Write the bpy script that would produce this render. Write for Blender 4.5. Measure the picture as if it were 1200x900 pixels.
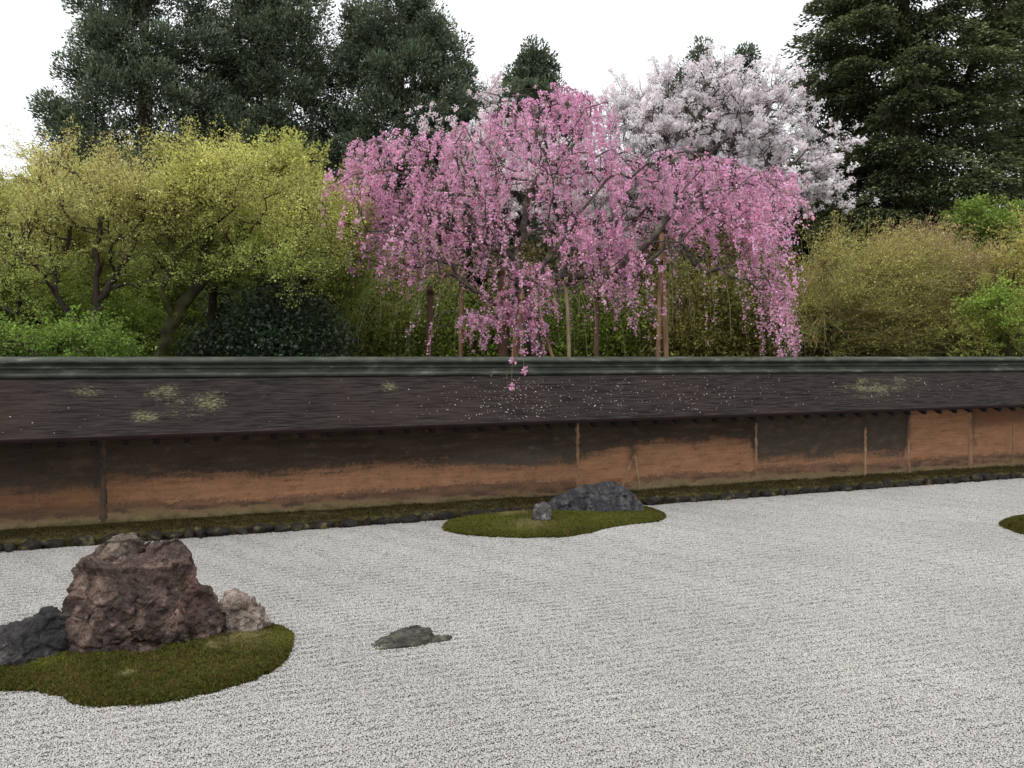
import bpy, bmesh, math, random
import numpy as np
from mathutils import Vector

# ------------------------------------------------------------------ scene, camera, light
for o in list(bpy.data.objects):
    bpy.data.objects.remove(o, do_unlink=True)
SC = bpy.context.scene
COL = SC.collection
EYE = 2.2            # camera height over the gravel
HZ = 408.0           # horizon row of the 1200x900 photograph
cam_d = bpy.data.cameras.new('camera')
cam_d.sensor_width = 36.0
cam_d.lens = 30.0
cam_d.shift_y = -42.0 / 1200.0
cam_d.clip_start = 0.1
cam_d.clip_end = 3000.0
cam = bpy.data.objects.new('camera', cam_d)
COL.objects.link(cam)
cam.location = (0, 0, EYE)
cam.rotation_euler = (math.radians(90), 0, 0)
SC.camera = cam
SUN_EL, SUN_AZ = math.radians(62), math.radians(215)   # azimuth measured from +Y towards +X
world = bpy.data.worlds.new('World')
SC.world = world
world.use_nodes = True
wt = world.node_tree
wt.nodes.clear()
w_out = wt.nodes.new('ShaderNodeOutputWorld')
w_bg = wt.nodes.new('ShaderNodeBackground')
w_sky = wt.nodes.new('ShaderNodeTexSky')
w_sky.sky_type = 'NISHITA'
w_sky.sun_disc = False
w_sky.sun_elevation = SUN_EL
w_sky.sun_rotation = SUN_AZ
w_mix = wt.nodes.new('ShaderNodeMix')
w_mix.data_type = 'RGBA'
w_tc = wt.nodes.new('ShaderNodeTexCoord')
w_no = wt.nodes.new('ShaderNodeTexNoise')
w_no.inputs['Scale'].default_value = 2.2
w_no.inputs['Detail'].default_value = 4
w_ra = wt.nodes.new('ShaderNodeValToRGB')
w_ra.color_ramp.elements[0].position = 0.3
w_ra.color_ramp.elements[0].color = (10.6, 10.9, 11.4, 1)
w_ra.color_ramp.elements[1].position = 0.7
w_ra.color_ramp.elements[1].color = (13.0, 13.1, 13.4, 1)
w_mix.inputs[0].default_value = 0.9      # closed cloud deck over the blue
wt.links.new(w_tc.outputs['Generated'], w_no.inputs['Vector'])
wt.links.new(w_no.outputs['Fac'], w_ra.inputs['Fac'])
wt.links.new(w_sky.outputs['Color'], w_mix.inputs[6])
wt.links.new(w_ra.outputs['Color'], w_mix.inputs[7])
wt.links.new(w_mix.outputs[2], w_bg.inputs['Color'])
w_bg.inputs['Strength'].default_value = 0.09
wt.links.new(w_bg.outputs[0], w_out.inputs['Surface'])
sun_d = bpy.data.lights.new('sun', 'SUN')
sun_d.energy = 1.4
sun_d.angle = math.radians(24)
sun_d.color = (1.0, 0.97, 0.92)
sun = bpy.data.objects.new('sun', sun_d)
COL.objects.link(sun)
sun.rotation_euler = (math.radians(90) - SUN_EL, 0, -SUN_AZ + math.pi)
SC.view_settings.view_transform = 'Standard'
SC.view_settings.look = 'None'
SC.view_settings.exposure = 0.38
SC.view_settings.gamma = 1.0
SC.view_settings.use_curve_mapping = False
SC.render.engine = 'CYCLES'
SC.cycles.max_bounces = 6
SC.cycles.diffuse_bounces = 3
SC.cycles.glossy_bounces = 2
SC.cycles.transmission_bounces = 3
SC.cycles.use_denoising = True

# ------------------------------------------------------------------ helpers
def P(px, py, d):
    return np.array([(px - 600) / 1000 * d, d, EYE + (HZ - py) / 1000 * d])

def G(px, py):
    d = EYE * 1000 / (py - HZ)
    return np.array([(px - 600) / 1000 * d, d])

def s2l(r, g, b):
    f = lambda c: ((c / 255 + 0.055) / 1.055) ** 2.4 if c > 10 else c / 255 / 12.92
    return np.array([f(r), f(g), f(b)])

def tag(o, label=None, cat=None, group=None, kind=None):
    if label: o['label'] = label
    if cat: o['category'] = cat
    if group: o['group'] = group
    if kind: o['kind'] = kind
    return o

def empty(name, loc=(0, 0, 0), rz=0):
    o = bpy.data.objects.new(name, None)
    o.empty_display_size = 0.3
    COL.objects.link(o)
    o.location = loc
    o.rotation_euler = (0, 0, rz)
    return o

def make_mesh(name, V, F, mat=None, parent=None, col=None, smooth=False, attrs=None):
    """V (n,3); F (m,k) of one face size or a list of such arrays; world coordinates, parent at any place."""
    me = bpy.data.meshes.new(name)
    V = np.asarray(V, np.float32)
    Fs = F if isinstance(F, list) and isinstance(F[0], np.ndarray) else [np.array(F)]
    Fs = [np.asarray(f, np.int32) for f in Fs if len(f)]
    loops = np.concatenate([f.ravel() for f in Fs])
    tot = np.concatenate([np.full(len(f), f.shape[1], np.int32) for f in Fs])
    start = np.concatenate([[0], np.cumsum(tot)[:-1]]).astype(np.int32)
    if parent is not None:
        V = V - np.array(parent_loc(parent), np.float32)
    me.vertices.add(len(V)); me.vertices.foreach_set('co', V.ravel())
    me.loops.add(len(loops)); me.loops.foreach_set('vertex_index', loops)
    me.polygons.add(len(tot)); me.polygons.foreach_set('loop_start', start)
    me.update(calc_edges=True)
    if smooth:
        me.polygons.foreach_set('use_smooth', np.ones(len(tot), bool))
    if col is not None:
        a = me.color_attributes.new('tint', 'FLOAT_COLOR', 'POINT')
        c = np.ones((len(V), 4), np.float32); c[:, :3] = col
        a.data.foreach_set('color', c.ravel())
    if attrs:
        for k, v in attrs.items():
            a = me.attributes.new(k, 'FLOAT', 'POINT')
            a.data.foreach_set('value', np.asarray(v, np.float32))
    if mat: me.materials.append(mat)
    o = bpy.data.objects.new(name, me)
    COL.objects.link(o)
    if parent is not None: o.parent = parent
    return o

def parent_loc(p):
    l = np.array(p.location)
    while p.parent is not None:
        p = p.parent
        l = l + np.array(p.location)
    return l

# gradient noise on arrays of points
def _hash(ix, iy, iz, seed):
    h = (ix.astype(np.int64) * 374761393 + iy.astype(np.int64) * 668265263 + iz.astype(np.int64) * 2147483647 + seed * 974634777) & 0xffffffff
    h = ((h ^ (h >> 13)) * 1274126177) & 0xffffffff
    h = ((h ^ (h >> 16)) * 2246822519) & 0xffffffff
    return h ^ (h >> 15)

def vnoise(p, seed=0):
    p = np.asarray(p, float)
    i = np.floor(p).astype(np.int64); f = p - i
    w = f * f * f * (f * (f * 6 - 15) + 10)
    r = 0
    for dx in (0, 1):
        for dy in (0, 1):
            for dz in (0, 1):
                h = _hash(i[:, 0] + dx, i[:, 1] + dy, i[:, 2] + dz, seed)
                g = np.stack([(h & 1023), (h >> 10) & 1023, (h >> 20) & 1023], 1) / 511.5 - 1
                d = f - np.array([dx, dy, dz])
                wt_ = (w[:, 0] if dx else 1 - w[:, 0]) * (w[:, 1] if dy else 1 - w[:, 1]) * (w[:, 2] if dz else 1 - w[:, 2])
                r = r + wt_ * (g * d).sum(1)
    return r * 1.3

def fbm(p, seed=0, oct=4, gain=0.5, ridged=False):
    a, r, t = 1.0, 0, 0
    p = np.asarray(p, float)
    for k in range(oct):
        n = vnoise(p, seed + k * 17)
        if ridged: n = 1 - 2 * np.abs(n)
        r = r + a * n; t += a; a *= gain; p = p * 2.03 + 11.3
    return r / t

def worley(p, seed=0):
    p = np.asarray(p, float)
    i = np.floor(p).astype(np.int64)
    best = np.full(len(p), 9.0); second = np.full(len(p), 9.0); idh = np.zeros(len(p)); tilt = np.zeros(len(p))
    for dx in (-1, 0, 1):
        for dy in (-1, 0, 1):
            for dz in (-1, 0, 1):
                c = i + np.array([dx, dy, dz])
                h = _hash(c[:, 0], c[:, 1], c[:, 2], seed)
                q = c + np.stack([(h & 1023), (h >> 10) & 1023, (h >> 20) & 1023], 1) / 1023
                d = np.sqrt(((q - p) ** 2).sum(1))
                m = d < best
                second = np.where(m, best, np.minimum(second, d))
                idh = np.where(m, (h >> 5) & 255, idh)
                h2 = (h * 2654435761) & 0xffffffff
                rv = np.stack([(h2 & 1023), (h2 >> 10) & 1023, (h2 >> 20) & 1023], 1) / 511.5 - 1
                tilt = np.where(m, ((p - q) * rv).sum(1), tilt)
                best = np.minimum(best, d)
    return best, second, idh / 255, tilt

# ------------------------------------------------------------------ materials
def mat_new(name):
    m = bpy.data.materials.new(name); m.use_nodes = True
    nt = m.node_tree; nt.nodes.clear()
    return m, nt

def N(nt, typ, **kw):
    n = nt.nodes.new(typ)
    for k, v in kw.items():
        if k in n.inputs: n.inputs[k].default_value = v
        else: setattr(n, k, v)
    return n

def leaf_mat(name, trans=0.35, rough=0.6, spec=0.2, tgain=(1.0, 1.0, 0.8)):
    m, nt = mat_new(name)
    out = N(nt, 'ShaderNodeOutputMaterial')
    at = N(nt, 'ShaderNodeAttribute', attribute_name='tint')
    tc = N(nt, 'ShaderNodeTexCoord')
    no = N(nt, 'ShaderNodeTexNoise'); no.inputs['Scale'].default_value = 1.3; no.inputs['Detail'].default_value = 3
    mr = N(nt, 'ShaderNodeMapRange'); mr.inputs[1].default_value = 0.3; mr.inputs[2].default_value = 0.7
    mr.inputs[3].default_value = 0.82; mr.inputs[4].default_value = 1.18
    mu = N(nt, 'ShaderNodeVectorMath', operation='SCALE')
    nt.links.new(tc.outputs['Object'], no.inputs['Vector'])
    nt.links.new(no.outputs['Fac'], mr.inputs[0])
    nt.links.new(at.outputs['Color'], mu.inputs[0]); nt.links.new(mr.outputs[0], mu.inputs['Scale'])
    pb = N(nt, 'ShaderNodeBsdfPrincipled'); pb.inputs['Roughness'].default_value = rough
    pb.inputs['Specular IOR Level'].default_value = spec
    tr = N(nt, 'ShaderNodeBsdfTranslucent')
    tm = N(nt, 'ShaderNodeVectorMath', operation='MULTIPLY'); tm.inputs[1].default_value = tgain
    nt.links.new(mu.outputs[0], pb.inputs['Base Color'])
    nt.links.new(mu.outputs[0], tm.inputs[0]); nt.links.new(tm.outputs[0], tr.inputs['Color'])
    mx = N(nt, 'ShaderNodeMixShader'); mx.inputs[0].default_value = trans
    nt.links.new(pb.outputs[0], mx.inputs[1]); nt.links.new(tr.outputs[0], mx.inputs[2])
    nt.links.new(mx.outputs[0], out.inputs['Surface'])
    return m

def noisy_mat(name, c1, c2, scale=8, rough=0.85, bump=0.3, bscale=60, c3=None, c3pos=0.62, stretch=(1, 1, 1), bdist=0.02, spec=0.25, tint=False):
    m, nt = mat_new(name)
    out = N(nt, 'ShaderNodeOutputMaterial')
    tc = N(nt, 'ShaderNodeTexCoord')
    mp = N(nt, 'ShaderNodeMapping'); mp.inputs['Scale'].default_value = stretch
    nt.links.new(tc.outputs['Object'], mp.inputs['Vector'])
    no = N(nt, 'ShaderNodeTexNoise'); no.inputs['Scale'].default_value = scale; no.inputs['Detail'].default_value = 6; no.inputs['Roughness'].default_value = 0.65
    nt.links.new(mp.outputs[0], no.inputs['Vector'])
    ra = N(nt, 'ShaderNodeValToRGB')
    ra.color_ramp.elements[0].position = 0.34; ra.color_ramp.elements[0].color = (*c1, 1)
    ra.color_ramp.elements[1].position = 0.56; ra.color_ramp.elements[1].color = (*c2, 1)
    if c3 is not None:
        e = ra.color_ramp.elements.new(c3pos); e.color = (*c3, 1)
    nt.links.new(no.outputs['Fac'], ra.inputs['Fac'])
    pb = N(nt, 'ShaderNodeBsdfPrincipled'); pb.inputs['Roughness'].default_value = rough
    pb.inputs['Specular IOR Level'].default_value = spec
    if tint:
        at = N(nt, 'ShaderNodeAttribute', attribute_name='tint')
        mu = N(nt, 'ShaderNodeVectorMath', operation='MULTIPLY')
        nt.links.new(ra.outputs[0], mu.inputs[0]); nt.links.new(at.outputs['Color'], mu.inputs[1])
        nt.links.new(mu.outputs[0], pb.inputs['Base Color'])
    else:
        nt.links.new(ra.outputs[0], pb.inputs['Base Color'])
    n2 = N(nt, 'ShaderNodeTexNoise'); n2.inputs['Scale'].default_value = bscale; n2.inputs['Detail'].default_value = 5
    nt.links.new(mp.outputs[0], n2.inputs['Vector'])
    bp = N(nt, 'ShaderNodeBump'); bp.inputs['Strength'].default_value = bump; bp.inputs['Distance'].default_value = bdist
    nt.links.new(n2.outputs['Fac'], bp.inputs['Height'])
    nt.links.new(bp.outputs[0], pb.inputs['Normal'])
    nt.links.new(pb.outputs[0], out.inputs['Surface'])
    return m

# ------------------------------------------------------------------ tubes, leaves
def tubes(chains, sides=5):
    """chains: list of (points (n,3), radii (n,)). returns V, F quads."""
    Vs, Fs, off = [], [], 0
    for pts, rad in chains:
        pts = np.asarray(pts, float); rad = np.asarray(rad, float)
        n = len(pts)
        if n < 2: continue
        k = sides if rad.max() > 0.012 else 3
        if rad.max() > 0.06: k = max(k, 9)
        t = np.gradient(pts, axis=0)
        t /= np.linalg.norm(t, axis=1, keepdims=True) + 1e-9
        ref = np.array([0.3, 0.9, 0.2]) if abs(t[0, 2]) > 0.7 else np.array([0, 0, 1.0])
        a = np.cross(t, ref); a /= np.linalg.norm(a, axis=1, keepdims=True) + 1e-9
        b = np.cross(t, a)
        an = np.arange(k) / k * 2 * math.pi
        ring = pts[:, None, :] + rad[:, None, None] * (a[:, None, :] * np.cos(an)[None, :, None] + b[:, None, :] * np.sin(an)[None, :, None])
        Vs.append(ring.reshape(-1, 3))
        i = np.arange(n - 1)[:, None] * k; j = np.arange(k)[None, :]; j2 = (j + 1) % k
        q = np.stack([i + j, i + j2, i + k + j2, i + k + j], -1).reshape(-1, 4) + off
        Fs.append(q); off += n * k
    return np.concatenate(Vs), np.concatenate(Fs)

def unit(v):
    return v / (np.linalg.norm(v, axis=-1, keepdims=True) + 1e-9)

def leaf_quads(C, U, Nn, L, W):
    """rhombic leaves at C, long axis U, normal Nn, half length L and half width W"""
    U = unit(U); S = unit(np.cross(Nn, U)); Nv = np.cross(U, S)
    L = np.asarray(L)[:, None] if np.ndim(L) else L
    W = np.asarray(W)[:, None] if np.ndim(W) else W
    V = np.stack([C - U * L, C + S * W - U * L * 0.1, C + U * L, C - S * W - U * L * 0.1], 1)
    V[:, 1] += Nv * W * 0.25; V[:, 3] += Nv * W * 0.25
    n = len(C)
    return V.reshape(-1, 3), np.arange(4 * n, dtype=np.int32).reshape(n, 4)

def rnd_dir(rng, n):
    return unit(rng.normal(size=(n, 3)))

def grow(rng, trunk, attrs, seg=0.35, wob=0.05, alpha=0.3, up=0.6, r_tip=0.006, p=0.45, r_trunk=None, min_h=0.0, lift=0.15, limbs=()):
    """Joins attractor points to a trunk polyline, nearest first; returns node arrays and tip ids."""
    cap = len(trunk) + len(attrs) * 30 + 400
    X = np.zeros((cap, 3)); par = np.full(cap, -1); pl = np.zeros(cap)
    n = 0
    for q in trunk:
        X[n] = q
        if n: par[n] = n - 1; pl[n] = pl[n - 1] + np.linalg.norm(X[n] - X[n - 1])
        n += 1
    for lb in limbs:
        b = int(np.argmin(np.linalg.norm(X[:n] - lb[0], axis=1)))
        for q in lb[1:]:
            X[n] = q; par[n] = b; pl[n] = pl[b] + np.linalg.norm(X[n] - X[b]); b = n; n += 1
    ntr = n
    lo = np.zeros(cap, bool); lo[:ntr] = X[:ntr, 2] < trunk[0][2] + min_h
    attrs = np.asarray(attrs)
    dist = np.min(np.linalg.norm(attrs[:, None] - X[None, :ntr], axis=2), axis=1)
    tips = []
    for ai in np.argsort(dist):
        a = attrs[ai]
        d = np.linalg.norm(X[:n] - a, axis=1)
        c = d + alpha * pl[:n] + up * np.maximum(0, X[:n, 2] - a[2]) + np.where(lo[:n], 1e3, 0)
        b = int(np.argmin(c)); D = d[b]
        if D < 1e-3: continue
        m = min(28, max(1, int(math.ceil(D / seg))))
        pd = X[b] - X[par[b]] if par[b] >= 0 else np.array([0, 0, 1.0])
        pd = pd / (np.linalg.norm(pd) + 1e-9)
        ctrl = X[b] * 0.5 + a * 0.5 + (pd * 0.16 + np.array([0, 0, lift])) * D + rng.normal(size=3) * wob * D
        prev = b
        for k in range(1, m + 1):
            t = k / m
            q = (1 - t) ** 2 * X[b] + 2 * t * (1 - t) * ctrl + t * t * a
            if k < m: q = q + rng.normal(size=3) * wob * min(seg, D / m)
            X[n] = q; par[n] = prev; pl[n] = pl[prev] + np.linalg.norm(q - X[prev]); prev = n; n += 1
        tips.append(n - 1)
    X, par = X[:n], par[:n]
    cnt = np.zeros(n); cnt[tips] = 1
    for i in range(n - 1, 0, -1):
        cnt[par[i]] += cnt[i]
    R = r_tip * np.maximum(cnt, 1) ** p
    if r_trunk:
        f = r_trunk / R[1]
        big = np.clip(np.log(np.maximum(cnt, 1)) / math.log(max(cnt[1], 2)), 0, 1)
        R = R * f ** big
    # chains
    main = np.full(n, -1); best = np.zeros(n)
    for i in range(1, n):
        if cnt[i] > best[par[i]]: best[par[i]] = cnt[i]; main[par[i]] = i
    chains = []
    starts = [0] + [i for i in range(1, n) if main[par[i]] != i]
    for s in starts:
        pts, rr = ([], []) if s == 0 else ([X[par[s]]], [min(R[par[s]], R[s] * 1.25)])
        i = s
        while i != -1:
            pts.append(X[i]); rr.append(R[i]); i = main[i]
        rr[-1] *= 0.6
        chains.append((np.array(pts), np.array(rr)))
    dirs = np.array([X[t] - X[par[t]] for t in tips])
    return X, R, X[tips], unit(dirs), chains

def ell_points(rng, blobs, n, shell=0.0):
    """n random points spread over ellipsoids (cx,cy,cz,rx,ry,rz,weight)"""
    b = np.array(blobs, float); w = b[:, 6] / b[:, 6].sum()
    k = rng.choice(len(b), n, p=w)
    r = (shell ** 3 + (1 - shell ** 3) * rng.random(n)) ** (1 / 3)
    return b[k, :3] + rnd_dir(rng, n) * r[:, None] * b[k, 3:6]

def pblob(px, py, rx, ry, d, dz=None, w=1.0):
    """ellipsoid around a photo place at distance d, radii in photo pixels, depth radius in metres"""
    c = P(px, py, d); s = d / 1000
    return (c[0], c[1], c[2], rx * s, dz if dz else rx * s, ry * s, w * rx * ry)

# ------------------------------------------------------------------ ground and gravel
A0, A1 = G(0, 648), G(1200, 561)
WT = (A1 - A0); WL = np.linalg.norm(WT); WT = WT / WL
WN = np.array([-WT[1], WT[0]])                # points behind the wall
WANG = math.atan2(WT[1], WT[0])

def W(u, off, z):
    q = A0 + WT * u + WN * off
    return np.array([q[0], q[1], z])

def u_at(px, off):
    k = (px - 600) / 1000
    q = A0 + WN * off
    return (k * q[1] - q[0]) / (WT[0] - k * WT[1])

def fitz(off, y30, y1170):
    """height as a linear function of u, read off two rows of the photograph"""
    r = []
    for px, y in ((30, y30), (1170, y1170)):
        u = u_at(px, off); q = W(u, off, 0)
        r.append((u, EYE + (HZ - y) / 1000 * q[1]))
    (ua, za), (ub, zb) = r
    return lambda u: za + (zb - za) * (np.asarray(u) - ua) / (ub - ua)

m_earth = noisy_mat('woodland_earth', (0.035, 0.030, 0.018), (0.07, 0.06, 0.03), scale=3, bscale=20)
gv = [(-900, -300), (900, -300), (900, 1500), (-900, 1500)]
ground = make_mesh('ground', [(x, y, -0.06) for x, y in gv], [[0, 1, 2, 3]], m_earth)
tag(ground, 'dark woodland earth beyond the garden wall', 'ground', kind='structure')

m_bed = noisy_mat('gravel_bed', s2l(128, 126, 120), s2l(160, 157, 150), scale=90, bscale=160, bump=0.6)
bed_c = [W(-14, 0.2, -0.012), W(30, 0.2, -0.012), W(30, -18, -0.012), W(-14, -18, -0.012)]
bed = make_mesh('gravel_bed', bed_c, [[3, 2, 1, 0]], m_bed)
tag(bed, 'pale sand bed under the raked gravel', 'ground', kind='structure')

def stone_mat():
    m, nt = mat_new('white_granite_gravel')
    out = N(nt, 'ShaderNodeOutputMaterial')
    at = N(nt, 'ShaderNodeAttribute', attribute_name='tint')
    pb = N(nt, 'ShaderNodeBsdfPrincipled'); pb.inputs['Roughness'].default_value = 0.8
    pb.inputs['Specular IOR Level'].default_value = 0.25
    tc = N(nt, 'ShaderNodeTexCoord')
    no = N(nt, 'ShaderNodeTexNoise'); no.inputs['Scale'].default_value = 260
    mr = N(nt, 'ShaderNodeMapRange'); mr.inputs[3].default_value = 0.75; mr.inputs[4].default_value = 1.2
    mu = N(nt, 'ShaderNodeVectorMath', operation='SCALE')
    nt.links.new(tc.outputs['Object'], no.inputs['Vector']); nt.links.new(no.outputs['Fac'], mr.inputs[0])
    nt.links.new(at.outputs['Color'], mu.inputs[0]); nt.links.new(mr.outputs[0], mu.inputs['Scale'])
    # broad tonal drift of the bed: dust and dampness
    ge = N(nt, 'ShaderNodeNewGeometry')
    n2 = N(nt, 'ShaderNodeTexNoise'); n2.inputs['Scale'].default_value = 0.55; n2.inputs['Detail'].default_value = 5
    m2 = N(nt, 'ShaderNodeMapRange'); m2.inputs[1].default_value = .3; m2.inputs[2].default_value = .7; m2.inputs[3].default_value = 0.88; m2.inputs[4].default_value = 1.08
    s2 = N(nt, 'ShaderNodeVectorMath', operation='SCALE')
    nt.links.new(ge.outputs['Position'], n2.inputs['Vector']); nt.links.new(n2.outputs['Fac'], m2.inputs[0])
    nt.links.new(mu.outputs[0], s2.inputs[0]); nt.links.new(m2.outputs[0], s2.inputs['Scale'])
    nt.links.new(s2.outputs[0], pb.inputs['Base Color']); nt.links.new(pb.outputs[0], out.inputs['Surface'])
    return m
M_GRAVEL = stone_mat()

def ico():
    bm = bmesh.new(); bmesh.ops.create_icosphere(bm, subdivisions=1, radius=1)
    v = np.array([q.co[:] for q in bm.verts]); f = np.array([[x.index for x in q.verts] for q in bm.faces]); bm.free()
    return v, f
ICO_V, ICO_F = ico()

TILE = 2.0
def gravel_tile(seed):
    rng = np.random.default_rng(seed)
    sp = 0.0094
    k = int(TILE / sp)
    gx, gy = np.meshgrid(np.arange(k) + 0.5, np.arange(k) + 0.5)
    c = np.stack([gx.ravel(), gy.ravel()], 1) * (TILE / k) - TILE / 2
    c = c + rng.uniform(-0.5, 0.5, c.shape) * sp * 0.95
    n = len(c)
    per = 0.10
    z = 0.0045 * np.cos(c[:, 1] / per * 2 * math.pi + 0.5 * np.sin(c[:, 0] * math.pi) + .5 * np.sin(c[:, 0] * math.pi * 3 + seed)) * (.7 + .5 * np.sin(c[:, 0] * 4.0 * math.pi + 2 * c[:, 1] * math.pi)) + rng.uniform(-0.0043, 0.0043, n)
    r = rng.uniform(0.0042, 0.0073, n)
    sc = np.stack([r * rng.uniform(0.8, 1.3, n), r * rng.uniform(0.8, 1.3, n), r * rng.uniform(0.55, 0.95, n)], 1)
    q = ICO_V[None] * rng.uniform(0.72, 1.25, (n, len(ICO_V), 1)) * sc[:, None]
    a = rng.uniform(0, 6.28, n); ca, sa = np.cos(a)[:, None], np.sin(a)[:, None]
    ti = rng.normal(0, 0.35, n)[:, None]
    x, y, zz = q[..., 0], q[..., 1], q[..., 2]
    zz2 = zz + x * ti
    x2 = x * ca - y * sa; y2 = x * sa + y * ca
    V = np.stack([x2 + c[:, :1], y2 + c[:, 1:], zz2 + z[:, None]], -1).reshape(-1, 3)
    F = (ICO_F[None] + (np.arange(n) * len(ICO_V))[:, None, None]).reshape(-1, 3)
    g = rng.choice([0.51, 0.465, 0.42, 0.37, 0.30, 0.22], n, p=[.24, .30, .26, .13, .05, .02])
    t = g[:, None] * (1 + rng.normal(0, 0.02, (n, 3))) * np.array([1.0, 0.968, 0.91])
    me = make_mesh('gravel_patch', V, F, M_GRAVEL, col=np.repeat(t, len(ICO_V), 0))
    return me

def build_gravel():
    src = bpy.data.collections.new('gravel_patches')       # not linked to the scene: only read by the node tree
    for s in (1, 2, 3):
        o = gravel_tile(s)
        COL.objects.unlink(o); src.objects.link(o)
    us = np.arange(-10.0, 28.0, TILE); vs = np.arange(-1.0, -14.0, -TILE)
    pts = np.array([(u, v) for v in vs for u in us])
    rng = np.random.default_rng(4)
    V = np.array([W(u, v + 0.02, 0.0) for u, v in pts])
    me = bpy.data.meshes.new('gravel')
    me.from_pydata([tuple(v) for v in V], [], [])
    idx = me.attributes.new('pick', 'INT', 'POINT'); idx.data.foreach_set('value', rng.integers(0, 3, len(V)).astype(np.int32))
    ro = me.attributes.new('turn', 'FLOAT', 'POINT'); ro.data.foreach_set('value', (WANG + rng.integers(0, 2, len(V)) * math.pi).astype(np.float32))
    me.materials.append(M_GRAVEL)
    ob = bpy.data.objects.new('gravel', me); COL.objects.link(ob)
    tag(ob, 'white raked granite gravel covering the rock garden', 'gravel', kind='stuff')
    nt = bpy.data.node_groups.new('gravel_scatter', 'GeometryNodeTree')
    nt.interface.new_socket('Geometry', in_out='INPUT', socket_type='NodeSocketGeometry')
    nt.interface.new_socket('Geometry', in_out='OUTPUT', socket_type='NodeSocketGeometry')
    gi = nt.nodes.new('NodeGroupInput'); go = nt.nodes.new('NodeGroupOutput')
    ci = nt.nodes.new('GeometryNodeCollectionInfo'); ci.inputs['Collection'].default_value = src
    ci.inputs['Separate Children'].default_value = True; ci.inputs['Reset Children'].default_value = True
    ip = nt.nodes.new('GeometryNodeInstanceOnPoints'); ip.inputs['Pick Instance'].default_value = True
    na = nt.nodes.new('GeometryNodeInputNamedAttribute'); na.data_type = 'INT'; na.inputs['Name'].default_value = 'pick'
    nr = nt.nodes.new('GeometryNodeInputNamedAttribute'); nr.data_type = 'FLOAT'; nr.inputs['Name'].default_value = 'turn'
    cx = nt.nodes.new('ShaderNodeCombineXYZ')
    nt.links.new(nr.outputs['Attribute'], cx.inputs['Z'])
    nt.links.new(gi.outputs[0], ip.inputs['Points']); nt.links.new(ci.outputs[0], ip.inputs['Instance'])
    nt.links.new(na.outputs['Attribute'], ip.inputs['Instance Index'])
    nt.links.new(cx.outputs[0], ip.inputs['Rotation'])
    nt.links.new(ip.outputs[0], go.inputs[0])
    md = ob.modifiers.new('scatter', 'NODES'); md.node_group = nt
build_gravel()

# ------------------------------------------------------------------ the wall
U0, U1 = -9.0, 27.0
wall = empty('garden_wall', tuple(W(7.5, 0.5, 0)))
tag(wall, 'long low earthen garden wall with dark shingled roof and stained ochre plaster', 'wall')
OE, OR, OC = -0.25, 0.60, 0.76         # eave, ridge foot, ridge centre (distance behind the gravel edge)
OPL = 0.42                             # plaster face
z_eb = fitz(OE, 519.5, 478.0)
z_et = fitz(OE, 514.5, 474.8)
z_rb = fitz(OR, 441.5, 434.2)
z_rt = fitz(OC - 0.07, 419.0, 418.6)
z_ld = fitz(OPL, 620.0, 549.5)
us = np.arange(U0, U1 + 0.01, 0.25)

def loft(name, prof, mat, us=us, smooth=False, closed=False, jitter=None):
    """prof: list of (offset, z(u)); a strip of quads along the wall"""
    rows = []
    for off, z in prof:
        zz = z(us) if callable(z) else np.full(len(us), z)
        rows.append(np.stack([A0[0] + WT[0] * us + WN[0] * off, A0[1] + WT[1] * us + WN[1] * off, zz], 1))
    V = np.stack(rows, 1)                   # (nu, np, 3)
    nu, npf = V.shape[:2]
    V = V.reshape(-1, 3)
    if jitter is not None: V = V + jitter(V)
    i = np.arange(nu - 1)[:, None] * npf; j = np.arange(npf if closed else npf - 1)[None]
    j2 = (j + 1) % npf
    F = np.stack([i + j, i + npf + j, i + npf + j2, i + j2], -1).reshape(-1, 4)
    fs = [F]
    if closed:
        fs.append(np.array([list(range(npf))[::-1], [(nu - 1) * npf + q for q in range(npf)]]))
    return make_mesh(name, V, fs, mat, wall, smooth=smooth)

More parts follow.
